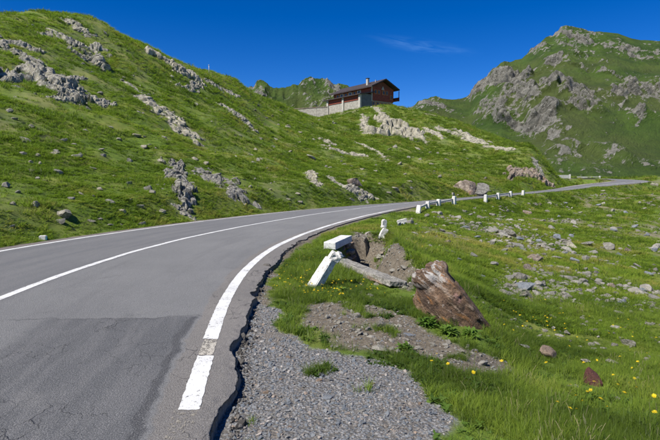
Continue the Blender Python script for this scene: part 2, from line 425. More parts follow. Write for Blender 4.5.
M['brown_stone'] = rock_mat('brown stone', (.25, .18, .125), (.11, .08, .06), (.38, .31, .24), 4.0)
M['red_stone'] = rock_mat('dark red stone', (.115, .042, .035), (.055, .025, .022), (.20, .10, .08), 5.0)

def asphalt_mat():
    k = NT('asphalt'); uv = k.coord('UV'); sp = k.n('ShaderNodeSeparateXYZ'); k.put(uv, sp.inputs[0]); s, t = sp.outputs[0], sp.outputs[1]
    n1 = k.noise(uv, .45, 5, .6); nl = k.noise(k.mapping(uv, (.12, 1.3, 1)), 2.2, 5, .55); nf = k.noise(uv, 85, 3, .7); ns = k.voro(uv, 150, 'F1', 'Color')
    wob = k.math('ADD', k.math('MULTIPLY', k.math('SUBTRACT', k.noise(uv, 7, 4), .5), .10), k.math('MULTIPLY', k.math('SUBTRACT', k.noise(uv, 1.1, 3), .5), .22))
    tw = k.math('ADD', t, wob); sw = k.math('ADD', s, wob)
    col = k.mix(k.ramp(n1, .3, .7), (.138, .139, .139), (.168, .168, .166))
    col = k.mix(k.ramp(nl, .46, .74, 0, .7), col, (.120, .120, .121))
    # the far (left) lane is a cooler, newer course
    left = k.ramp(tw, .16, .04); col = k.mix(k.math('MULTIPLY', left, .85), col, k.mix(k.ramp(nl, .35, .65), (.105, .107, .112), (.140, .140, .141)))
    lstrip = k.ramp(tw, -W - .10, -W - .2); col = k.mix(k.math('MULTIPLY', lstrip, .8), col, (.155, .125, .105))
    # patched dark course near the viewer, brownish strip along the edge line
    pt = k.math('MULTIPLY', k.ramp(sw, 4.95, 4.90), k.ramp(tw, W - .24, W - .27)); pt = k.math('MULTIPLY', pt, k.ramp(tw, .9, 1.2))
    col = k.mix(pt, col, k.mix(k.ramp(k.noise(k.mapping(uv, (.35, 2.5, 1)), 2.4, 4), .4, .66), (.084, .086, .090), (.112, .112, .114)))
    seam = k.math('MULTIPLY', k.ramp(k.math('ABSOLUTE', k.math('SUBTRACT', tw, W - .31)), .055, .02), k.ramp(sw, 4.93, 4.9)); col = k.mix(k.math('MULTIPLY', seam, .75), col, (.045, .046, .05))
    seam2 = k.math('MULTIPLY', k.ramp(k.math('ABSOLUTE', k.math('SUBTRACT', k.math('ADD', sw, wob), 4.93)), .035, .004), k.ramp(tw, .5, .8)); col = k.mix(k.math('MULTIPLY', seam2, k.ramp(n1, .3, .6, .2, .7)), col, (.05, .05, .052))
    strip = k.ramp(tw, W - .24, W - .20); col = k.mix(k.math('MULTIPLY', strip, .85), col, k.mix(k.ramp(n1, .35, .65), (.150, .138, .125), (.182, .166, .150)))
    col = k.mix(k.math('MULTIPLY', k.ramp(k.noise(uv, 1.7, 5, .65), .60, .74), .45), col, (.075, .074, .075)); col = k.mix(k.math('MULTIPLY', k.ramp(k.noise(uv, .8, 6, .7), .58, .72), .35), col, (.22, .21, .195))
    # crazed cracking inside the patch and along the edge
    wv = k.n('ShaderNodeTexNoise'); k.put(uv, wv.inputs['Vector']); wv.inputs['Scale'].default_value = 7; wv.inputs['Detail'].default_value = 5
    wa = k.n('ShaderNodeVectorMath'); wa.operation = 'MULTIPLY_ADD'; k.put(wv.outputs['Color'], wa.inputs[0]); wa.inputs[1].default_value = (.30, .30, 0); k.put(uv, wa.inputs[2])
    cz = k.voro(k.mapping(wa.outputs[0], (1.0, 1.9, 1)), 2.6, 'DISTANCE_TO_EDGE')
    czm = k.math('MULTIPLY', k.ramp(cz, .016, .002, 0, .55), k.math('MULTIPLY', k.ramp(k.noise(uv, .9, 3), .47, .56), k.math('MAXIMUM', k.math('MULTIPLY', pt, .8), strip)))
    col = k.mix(czm, col, (.03, .03, .03))
    # aggregate speckle
    col = k.mix(k.ramp(nf, .42, .72, .0, .45), col, (.30, .295, .285)); col = k.mix(k.ramp(k.voro(uv, 5.5), .05, .02, 0, .5), col, (.05, .05, .05)); nb = k.n('ShaderNodeRGBToBW'); k.put(ns, nb.inputs[0]); col = k.mix(.30, col, nb.outputs[0], 'OVERLAY')
    col = k.mix(k.ramp(nf, .42, .25, 0, .5), col, (.05, .05, .05))
    k.bump(k.math('SUBTRACT', k.math('ADD', nf, k.math('MULTIPLY', n1, .3)), k.math('MULTIPLY', czm, 1.5)), .9, .014); return k.fin(col, .85)
M['asphalt'] = asphalt_mat()
def paint_mat(name, wear, tone):
    k = NT(name); uv = k.coord('UV')
    n = k.noise(uv, 26, 6, .72); n2 = k.noise(uv, 3.2, 4, .6); sp = k.noise(uv, 90, 2, .6)
    f = k.ramp(k.math('ADD', k.math('MULTIPLY', n, .6), k.math('ADD', k.math('MULTIPLY', n2, .25), k.math('MULTIPLY', sp, .25))), wear, wear + .05)
    col = k.mix(f, k.mix(k.ramp(n2, .3, .7), tone, tuple(c * .86 for c in tone)), (.16, .15, .14))
    k.bump(sp, .35, .008); k.fin(k.mix(k.ramp(n2, .3, .7), tone, tuple(c * .86 for c in tone)), .6)
    tb = k.n('ShaderNodeBsdfTransparent'); ms = k.n('ShaderNodeMixShader'); k.put(f, ms.inputs[0]); k.l(k.b.outputs[0], ms.inputs[1]); k.l(tb.outputs[0], ms.inputs[2]); k.l(ms.outputs[0], k.out.inputs[0]); return k.m
M['paint'] = paint_mat('road paint', .60, (.62, .62, .60))
M['paint_faint'] = paint_mat('nearly gone road paint', .485, (.30, .275, .225))
M['paint_old'] = paint_mat('worn road paint', .54, (.42, .39, .33))

def ground_mat():
    k = NT('turf and earth'); c = k.coord('Object'); g = k.attr('gravel'); e = k.attr('earth'); w = k.attr('worn')
    n1 = k.noise(c, .35, 6, .6); n2 = k.noise(c, 2.4, 6, .65); n3 = k.noise(c, 14, 5, .65); n4 = k.noise(c, 60, 4, .6)
    turf = k.mix(k.ramp(n2, .3, .7), (.058, .100, .010), (.108, .160, .018)); turf = k.mix(k.ramp(n1, .42, .66), turf, (.150, .170, .032))
    turf = k.mix(k.ramp(n3, .56, .74, 0, .5), turf, (.105, .090, .045))
    earth = k.mix(k.ramp(n3, .3, .7), (.082, .066, .046), (.165, .140, .104)); earth = k.mix(k.ramp(n4, .55, .72), earth, (.27, .25, .21))
    vg = k.voro(c, 38, 'F1', 'Color'); vd = k.voro(c, 38, 'F1'); bw = k.n('ShaderNodeRGBToBW'); k.put(vg, bw.inputs[0])
    grav = k.mix(bw.outputs[0], (.11, .12, .13), (.27, .265, .26)); grav = k.mix(k.ramp(vd, .3, .65, 0, .8), grav, (.10, .09, .075)); grav = k.mix(k.ramp(n2, .5, .66, 0, .8), grav, (.155, .135, .11))
    wc = k.mix(k.ramp(n3, .35, .65), (.14, .125, .065), (.23, .20, .145))
    col = k.mix(k.math('MULTIPLY', w, .85), turf, wc); col = k.mix(e, col, earth); col = k.mix(g, col, grav)
    h = k.math('ADD', k.math('MULTIPLY', n3, .6), k.math('ADD', k.math('MULTIPLY', n4, .25), k.math('MULTIPLY', k.math('MULTIPLY', k.math('SUBTRACT', 1, vd), g), .35)))
    k.bump(h, .8, .06); return k.fin(col, .95)
M['ground'] = ground_mat()

# ------------------------------------------------------------------ ground sheet
def build_ground():
    th = np.concatenate([np.radians(np.linspace(-125, -46, 60, endpoint=False)), np.radians(np.linspace(-46, 46, 720, endpoint=False)), np.radians(np.linspace(46, 125, 60))])
    r = np.concatenate([np.linspace(.15, 1.4, 10, endpoint=False), np.exp(np.linspace(math.log(1.4), math.log(170), 520, endpoint=False)), np.exp(np.linspace(math.log(170), math.log(420), 24))])
    R, T = np.meshgrid(r, th, indexing='ij'); x, y = (R * np.sin(T)).ravel(), (R * np.cos(T)).ravel()
    # open up behind the viewer too: the sheet's rim runs past the camera on both sides
    z = height(x, y)
    o = mesh_obj('ground', np.stack([x, y, z], 1), grid_faces(len(r), len(th))[:, ::-1], M['ground'], smooth=True)
    g, e, w = cover(x, y); fattr(o, 'gravel', g); fattr(o, 'earth', e); fattr(o, 'worn', w)
    return tag(o, 'green alpine turf and gravel ground around the road', None, None, 'structure')
ground = build_ground()

# ------------------------------------------------------------------ road with broken right edge and painted lines
def build_road():
    s = np.concatenate([np.arange(-6, 16, .03), np.arange(16, 40, .12), np.arange(40, RS[-1], .5)])
    n = len(s)
    jit = .075 * fbm(s / .8, s * 0 + 2, seed=70, octaves=3) + .040 * fbm(s / .16, s * 0 + 5, seed=71, octaves=4, gain=.55) * np.clip(.6 + 1.6 * fbm(s / 1.1, s * 0 + 8, seed=73), 0, 1.6)
    nearw = 1 - sstep(14, 24, s)
    edge = W + .31 + jit * nearw + .05 * fbm(s / 3, s * 0, seed=72) + .10 * np.exp(-((s - 9.5) / 2.0)**2)
    edge -= .07 * np.exp(-((s - 2.35) / .30)**2)            # the bay bitten out of the edge
    edge = edge - 0.05 * np.exp(-((s - 3.9) / .3)**2)
    wid = 1 + .35 * sstep(88, 108, s) * (1 - sstep(130, 150, s))
    tl = -(W + .42) * wid
    cols, zz, tv = [], [], []
    k = np.linspace(0, 1, 24)
    for a in k: tv.append(tl + (edge - .20 - tl) * a); zz.append(np.zeros(n))
    for a in np.linspace(0, 1, 15)[1:]:                       # crumbling last 20 cm
        t_ = edge - .20 + .20 * a
        rough = fbm(s / .07, t_ / .07, seed=75, octaves=4) * .016 * a * nearw
        sag = -.018 * a**3 * nearw * (0.7 + .6 * fbm(s / .5, s * 0, seed=76))
        tv.append(t_ + .012 * a * fbm(s / .06, t_ / .06 + 9, seed=77, octaves=2) * nearw); zz.append(rough + sag)
    for a, out_ in ((0, 0), (.2, .010), (.4, .004), (.6, .022), (.8, .020), (1.0, .05)):
        tv.append(tv[-1] * (a == 0) + (a > 0) * (edge + out_ + .035 * fbm(s / .07, s * 0 + a * 3, seed=78, octaves=4, gain=.65) * nearw)); zz.append(zz[-1] * (a == 0) + (a > 0) * (-.012 * nearw - .16 * a + .02 * fbm(s / .06, s * 0 + a * 7, seed=79) * nearw))
    tv = np.array(tv).T; zz = np.array(zz).T
    P = road_pt(np.repeat(s[:, None], tv.shape[1], 1).ravel(), tv.ravel()); P[:, 2] += zz.ravel()
    P[:, 2] += .008 * fbm(P[:, 0] / 1.3, P[:, 1] / 1.3, seed=80)
    o = mesh_obj('road', P, grid_faces(n, tv.shape[1])[:, ::-1], M['asphalt'], smooth=True)
    uvattr(o, np.stack([np.repeat(s, tv.shape[1]), tv.ravel()], 1))
    tag(o, 'grey asphalt mountain road with broken right edge', None, None, 'structure')
    def line(name, s0, s1, t0, wd, mat, ds=.05, rag=.006, seed=0, widen=False):
        ss = np.arange(s0, s1 + 1e-6, ds); m = 7; tt = []
        for a in np.linspace(-1, 1, m):
            off = t0 + a * wd / 2
            if abs(a) == 1: off = off + rag * fbm(ss / .06, ss * 0 + a + seed, seed=81 + seed, octaves=3)
            if widen: off = off * (1 + .35 * sstep(88, 108, ss) * (1 - sstep(130, 150, ss)))
            tt.append(off + .012 * fbm(ss / 4, ss * 0, seed=90 + seed))
        tt = np.array(tt).T; sr = np.repeat(ss[:, None], m, 1)
        if rag: sr[0] += .01 * rng.normal(size=m); sr[-1] += .01 * rng.normal(size=m)
        P = road_pt(sr.ravel(), tt.ravel()); P[:, 2] += .008 * fbm(P[:, 0] / 1.3, P[:, 1] / 1.3, seed=80) + .004
        l = mesh_obj(name, P, grid_faces(len(ss), m)[:, ::-1], mat, o, smooth=True); uvattr(l, np.stack([sr.ravel(), tt.ravel()], 1)); return l
    line('edge_line', 2.58, 3.62, W, .150, M['paint'], .02)
    line('edge_line', 4.10, 26.5, W, .150, M['paint'], .02, seed=1)
    line('worn_edge_line', 3.64, 4.08, W, .13, M['paint_old'], .02, seed=2)
    line('worn_edge_line', 1.2, 2.56, W - .01, .16, M['paint_faint'], .02, seed=3)
    line('worn_edge_line', 26.5, 38, W, .12, M['paint_old'], .1, seed=5)
    line('centre_line', -5.5, 38, 0, .125, M['paint'], .05, seed=6)
    line('edge_line', -5.5, 27, -W, .125, M['paint'], .05, seed=7)
    line('worn_edge_line', 27, 40, -W, .10, M['paint_old'], .1, seed=8)
    line('centre_line', 96, 128, 0, .16, M['paint'], .25, 0, seed=9)
    line('edge_line', 94, 132, -W, .16, M['paint'], .25, 0, seed=10, widen=True)
    line('edge_line', 92, 132, W, .16, M['paint'], .25, 0, seed=11)
    return o
road = build_road()

# ------------------------------------------------------------------ mountains
def mountain_mat():
    k = NT('mountain turf and rock'); c = k.coord('Object'); a = k.attr('rock')
    n0 = k.noise(c, .012, 5, .6); n1 = k.noise(c, .06, 6, .62); cr = k.mapping(k.mapping(c, (1, 1, 1), (0, math.radians(-38), 0)), (1, .7, .42)); n2 = k.noise(cr, .40, 7, .68, .3); n3 = k.noise(cr, 1.7, 5, .7)
    turf = k.mix(k.ramp(n1, .34, .66), (.032, .066, .009), (.068, .118, .016)); turf = k.mix(k.ramp(n0, .45, .62, 0, .6), turf, (.088, .100, .028))  # turf greens darkened, the grazing sun on the flank is put into the colour
    turf = k.mix(k.ramp(n2, .54, .70, 0, .75), turf, (.030, .046, .012)); turf = k.mix(k.ramp(n3, .60, .74, 0, .7), turf, (.20, .19, .15))
    rock = k.mix(k.ramp(n2, .36, .62), (.075, .072, .056), (.22, .21, .175)); rock = k.mix(k.ramp(n3, .50, .70), rock, (.40, .385, .33))
    f = k.math('ADD', a, k.math('MULTIPLY', k.math('SUBTRACT', n2, .5), 3.4)); f = k.math('ADD', f, k.math('MULTIPLY', k.math('SUBTRACT', n3, .5), .8))
    f = k.ramp(f, .50, .72)
    col = k.mix(f, turf, rock)
    k.bump(k.math('ADD', k.math('MULTIPLY', n2, 1.0), k.math('MULTIPLY', n3, .5)), 1.0, 3.0); return k.fin(col, .95)
M['mountain'] = mountain_mat()
def mountain(name, label, sky, r_foot, r_crest, z_foot, blobs, amp, seed, power=1.05, nth=860, nr=400, rockbase=0.0, jag=0.0, gain=.30):
    """a mountain flank: crest follows the skyline points, ribs and crags run down it"""
    sky = np.array(sky, float)
    d = np.array([ray(u, v) for u, v in sky]); taz = np.arctan2(d[:, 0], d[:, 1]); tel = d[:, 2] / np.hypot(d[:, 0], d[:, 1])
    th = np.linspace(taz[0], taz[-1], nth); el = np.interp(th, taz, tel)
    rc = r_crest(330 + FPX * np.tan(th)) if callable(r_crest) else np.full(nth, float(r_crest))
    rc = np.convolve(np.pad(rc, 20, mode='edge'), np.ones(41) / 41, 'valid')
    k = np.concatenate([np.linspace(0, 1, nr) ** .95, 1 + np.linspace(.02, .7, 40)])
    K, T = np.meshgrid(k, th, indexing='ij'); RC = np.repeat(rc[None], len(k), 0); EL = np.repeat(el[None], len(k), 0)
    rf = r_foot
    R = rf + (RC - rf) * K
    zc = EL * RC
    Z = np.where(K <= 1, z_foot + (zc - z_foot) * np.clip(K, 0, 1) ** power, zc - (zc - z_foot) * .9 * (K - 1) ** 1.1)
    x, y = R * np.sin(T), R * np.cos(T)
    w = np.sin(np.clip(K, 0, 1) * math.pi) ** .6 * (K < 1)
    # rotated coordinates: ribs run down to the right
    c, s = math.cos(.55), math.sin(.55); a_, b_ = x * c + y * s, -x * s + y * c
    rb = ridged(a_ / 95 + .3 * fbm(x / 60, y / 60, seed=seed + 4), b_ / 260, seed=seed, octaves=4) - .62
    fine = fbm(x / 26, y / 26, Z / 26, seed=seed + 7, octaves=5)
    # rock: named crags plus noise
    u = 330 + FPX * np.tan(T) ; vv = 174 - FPX / np.cos(T) * (Z / R)
    rock = np.full(x.shape, rockbase)
    for (u0, v0, u1, v1, wd, g) in blobs:
        dd, _, _ = seg_dist(u + 0 * vv, vv, np.array([[u0, v0], [u1, v1]], float))
        rock = np.maximum(rock, g * (1 - sstep(.35 * wd, 1.25 * wd, dd)))
    rn = ridged(a_ / 30, b_ / 55, seed=seed + 11, octaves=4)
    rock = rock * (gain + 2.3 * (rn - .55)) + .44 * sstep(.66, .86, rn) + .16 * fine
    crag = np.clip(rock, 0, 1)
    blk = np.abs(vnoise(a_ / 13, b_ / 20, Z / 9, seed + 20)) + .5 * np.abs(vnoise(a_ / 5.5, b_ / 8, Z / 4, seed + 21)) + .25 * np.abs(vnoise(a_ / 2.4, b_ / 3, Z / 2, seed + 22))
    Z = Z + amp * (rb * 1.6 + .35 * fine) * w + amp * .80 * crag * (blk - .35) * (.45 + .55 * w) + amp * .8 * crag * (ridged(a_ / 22, b_ / 48, seed=seed + 40, octaves=4) - .62) * (.5 + .5 * w) + amp * .10 * fine * (K > .3)
    if jag: Z = Z + jag * (ridged(x / 16, y / 22, seed=seed + 30, octaves=4) - .55) * sstep(.2, .9, K)
    # crags lean out of the slope
    nx, ny = -np.sin(T), -np.cos(T); push = amp * .9 * crag * (blk - .2) * w
    x = x + nx * push; y = y + ny * push
    o = mesh_obj(name, np.stack([x.ravel(), y.ravel(), Z.ravel()], 1), grid_faces(len(k), nth)[:, ::-1], M['mountain'], smooth=True)
    fattr(o, 'rock', rock.ravel())
    return tag(o, label, None, None, 'structure')
mountain('mountain', 'green mountain with pale crags rising behind the road bend',
    [(398, 112), (408, 109), (413, 106), (420, 101), (425, 99), (435, 96.5), (443, 98), (452, 99), (462, 98.5), (470, 97.5), (475, 90), (484, 79), (491, 72), (498, 66.5), (504, 61), (510, 62), (522, 58.5), (531, 50), (539, 43), (546, 37), (553, 34.5), (560, 28), (566, 25.5), (577, 28), (586, 30), (594, 32.5), (606, 32), (618, 33.5), (630, 38), (641, 40.5), (660, 41), (700, 48), (760, 60), (860, 80)],
    168, lambda u: np.interp(u, [398, 470, 566, 700, 860], [320, 360, 430, 455, 470]), -9,
    [(416, 112, 440, 100, 9, .95), (430, 112, 440, 122, 8, .8), (478, 92, 520, 128, 17, .95), (500, 85, 560, 144, 20, .95), (520, 120, 562, 146, 14, .9), (545, 78, 594, 120, 12, .85), (556, 34, 600, 62, 15, .85), (500, 66, 520, 76, 9, .85),
     (625, 82, 665, 100, 15, .9), (600, 50, 640, 66, 10, .7), (640, 110, 625, 130, 8, .6), (530, 50, 548, 60, 9, .9), (605, 84, 618, 100, 7, .7), (640, 45, 690, 60, 9, .7)], 9.0, 100)
mountain('far_ridge', 'jagged rocky ridge far behind the cabin',
    [(215, 112), (240, 100), (250, 90), (256, 82), (261, 79.5), (266, 83), (271, 86), (276, 87), (285, 90), (293, 86), (298, 88.5), (302, 84), (307, 82), (312, 80), (318, 82), (323, 79.5), (329, 80.5), (335, 83), (340, 86), (352, 92), (370, 98), (395, 108), (410, 118)],
    330, 430, 5, [(258, 84, 268, 100, 9, .9), (300, 90, 318, 108, 12, .95), (325, 84, 335, 104, 10, .95), (276, 92, 284, 106, 5, .7)], 9.0, 200, nth=380, nr=170, rockbase=.75, jag=10.0, gain=.52)

# ------------------------------------------------------------------ rock builders
def ico(sub):
    bm = bmesh.new(); bmesh.ops.create_icosphere(bm, subdivisions=sub, radius=1)
    v = np.array([p.co[:] for p in bm.verts]); f = np.array([[w.index for w in g.verts] for g in bm.faces]); bm.free(); return v, f
ICO = {k: ico(k) for k in (2, 3, 4, 5, 6)}
def stone_verts(seed, sub=2, cuts=9, flat=(1, .8, .55), rough=.06):
    g = np.random.default_rng(seed); v = ICO[sub][0].copy()
    for i in range(cuts):
        n = g.normal(size=3); n /= np.linalg.norm(n); d = g.uniform(.40, .74)
        s = v @ n; v = v - np.clip(s - d, 0, None)[:, None] * n
    v *= np.array(flat)
    v *= (1 + rough * fbm(v[:, 0] * 2.5 + seed, v[:, 1] * 2.5, v[:, 2] * 2.5, seed=seed, octaves=3))[:, None]
    return v
ROCKMAP = np.zeros((850, 950), bool)      # where bedrock shows, 0.2 m cells from (-85, 0): no grass there
def mark_rock(x, y, rad):
    k = max(0, int(rad / .2)); i = ((np.asarray(x) + 85) / .2).astype(int); j = (np.asarray(y) / .2).astype(int)
    for a in range(-k, k + 1):
        for b in range(-k, k + 1): ROCKMAP[np.clip(i + a, 0, 849), np.clip(j + b, 0, 949)] = True
def on_rock(x, y): return ROCKMAP[np.clip(((x + 85) / .2).astype(int), 0, 849), np.clip((y / .2).astype(int), 0, 949)]
STONES = []
for i in range(10):
    me_o = mesh_obj('stone', stone_verts(300 + i, 3, 15, (1, random.uniform(.6, .9), random.uniform(.42, .68)), .04), ICO[3][1])
    STONES.append(me_o.data); bpy.data.objects.remove(me_o)
STONE_MESH = {}
def stone_mesh(i, mat):
    key = (i, mat)
    if key not in STONE_MESH:
        me = STONES[i].copy(); me.materials.clear(); me.materials.append(M[mat]); STONE_MESH[key] = me
    return STONE_MESH[key]
def place_stone(name, px, wpx, mat, label, group=None, i=None, tilt=.35, sink=.3, cat='stone', asp=1.0):
    p = ground_px(*px); size = wpx / FPX * p[1] / 2 * 1.12
    o = bpy.data.objects.new(name, stone_mesh(random.randrange(10) if i is None else i, mat)); COL.objects.link(o)
    o.scale = (size, size, size * asp * random.uniform(.85, 1.2)); o.rotation_euler = (random.uniform(-tilt, tilt), random.uniform(-tilt, tilt), random.uniform(-.6, .6) + (math.pi if random.random() < .5 else 0))
    o.location = (p[0], p[1] + size * .4, hz(p[0], p[1] + size * .4) + size * asp * (.45 - sink))
    if size > .12: mark_rock([p[0]], [p[1] + size * .3], size * .5)
    return tag(o, label, cat, group)

def outcrop(label, spine, hw, mat, relief=.5, seed=0, cell=.42, stretch=1.7, ymax=180, name='rock_outcrop', lift=0.0, turn=0.0):
    """fractured bedrock standing out of the slope along a spine"""
    P = np.array([ground_px(u, v, ymax) for u, v in spine]); ctr = P.mean(0); rr = np.linalg.norm(ctr)
    hws = np.array(hw if np.ndim(hw) else [hw] * len(spine), float) / FPX * P[:, 1] * 1.4
    e = max(.3, hws.mean())
    zx = (hz(ctr[0] + e, ctr[1]) - hz(ctr[0] - e, ctr[1])) / (2 * e); zy = (hz(ctr[0], ctr[1] + e) - hz(ctr[0], ctr[1] - e)) / (2 * e)
    n = np.array([-zx, -zy, 1]); n /= np.linalg.norm(n)
    a = P[-1] - P[0]; a -= n * (a @ n); a /= np.linalg.norm(a); b = np.cross(n, a)
    # across-slope distances look shortened from below; widen the band so that it keeps its apparent width
    vd = ctr / rr; fs = np.linalg.norm(b - vd * (b @ vd)); hws = hws / max(.22, fs)
    L = np.stack([(P - ctr) @ a, (P - ctr) @ b], 1)
    hmax = hws.max() * 1.7; lo, hi = L.min(0) - hmax, L.max(0) + hmax
    res = max(rr / FPX * 1.0, .03); na, nb = int((hi[0] - lo[0]) / res) + 2, int((hi[1] - lo[1]) / (res / max(.25, fs))) + 2
    if na * nb > 26000: q = math.sqrt(na * nb / 26000); na, nb = int(na / q), int(nb / q)
    A, B = np.meshgrid(np.linspace(lo[0], hi[0], na), np.linspace(lo[1], hi[1], nb), indexing='ij')
    D, _, par = seg_dist(A, B, L) if len(L) > 1 else (np.hypot(A - L[0, 0], B - L[0, 1]), 0, 0 * A)
    hloc = np.interp(par, np.linspace(0, 1, len(hws)), hws)
    wv = fbm(A / (hws.mean() * 1.1), B / (hws.mean() * .8), seed=seed + 1, octaves=4)
    m = .80 - D / hloc + 1.15 * wv + .5 * fbm(A / (hws.mean() * .35), B / (hws.mean() * .3), seed=seed + 8, octaves=3)
    g = np.random.default_rng(seed + 500)
    cs = cell * hws.mean()
    nseed = int(np.clip((hi[0] - lo[0]) * (hi[1] - lo[1]) / (cs * cs * stretch), 12, 260))
    S = np.stack([g.uniform(lo[0], hi[0], nseed), g.uniform(lo[1], hi[1], nseed)], 1)
    ct, st = math.cos(turn), math.sin(turn)
    def rot(x, y): return (x * ct + y * st) / stretch, -x * st + y * ct
    ax, bx = rot(A.ravel() + .25 * cs * fbm(A.ravel() / cs, B.ravel() / cs, seed=seed + 2), B.ravel() + .25 * cs * fbm(A.ravel() / cs + 7, B.ravel() / cs, seed=seed + 3)); sx, sy = rot(S[:, 0], S[:, 1])
    d2 = (ax[:, None] - sx)**2 + (bx[:, None] - sy)**2
    i1 = np.argmin(d2, 1); d1 = np.sqrt(d2[np.arange(len(ax)), i1]); d2[np.arange(len(ax)), i1] = 1e9; dd2 = np.sqrt(d2.min(1))
    hgt = g.uniform(-.35, 1, nseed); tl = g.normal(size=(nseed, 2)) * .42
    q = hgt[i1] + (ax - sx[i1]) / cs * tl[i1, 0] + (bx - sy[i1]) / cs * tl[i1, 1]
    crack = 1 - sstep(0, .16 * cs, dd2 - d1)
    q = q.reshape(A.shape); crack = crack.reshape(A.shape)
    ms = sstep(-.05, .5, m)
    h = relief * hws.mean() * (ms * (.32 + .42 * q) - .30 * crack * ms) + relief * hws.mean() * .10 * fbm(A / (cs * .3), B / (cs * .3), seed=seed + 5, octaves=3) * ms
    h = np.where(m < -.02, -.05 * hws.mean() + np.clip(m + .02, -1, 0) * .5 * hws.mean(), h) + lift * ms
    X = ctr[None, None] + A[..., None] * a + B[..., None] * b
    zt = height(X[..., 0].ravel(), X[..., 1].ravel()).reshape(A.shape)
    h *= .60; V = X.copy(); V[..., 2] = zt; V += h[..., None] * n
    keep = (m > -.45); hot = m > .12; mark_rock(V[..., 0][hot], V[..., 1][hot], (hi[0] - lo[0]) / na)
    F = grid_faces(na, nb); kk = keep.ravel()[F].any(1); F = F[kk]
    used = np.unique(F); mp = np.zeros(na * nb, int); mp[used] = np.arange(len(used))
    base = P.mean(0); base[2] = hz(base[0], base[1])
    o = mesh_obj(name, V.reshape(-1, 3)[used] - base, mp[F], M[mat], smooth=False, loc=base)
    soil = np.clip(crack * 1.1 * (.5 + .9 * fbm(A / cs, B / cs, seed=seed + 9)) + (1 - sstep(.0, .22, m + .25 * fbm(A / (cs * .5), B / (cs * .5), seed=seed + 10))), 0, 1); fattr(o, 'soil', soil.ravel()[used])
    return tag(o, label, 'rock', 'rock outcrops on the hillsides')
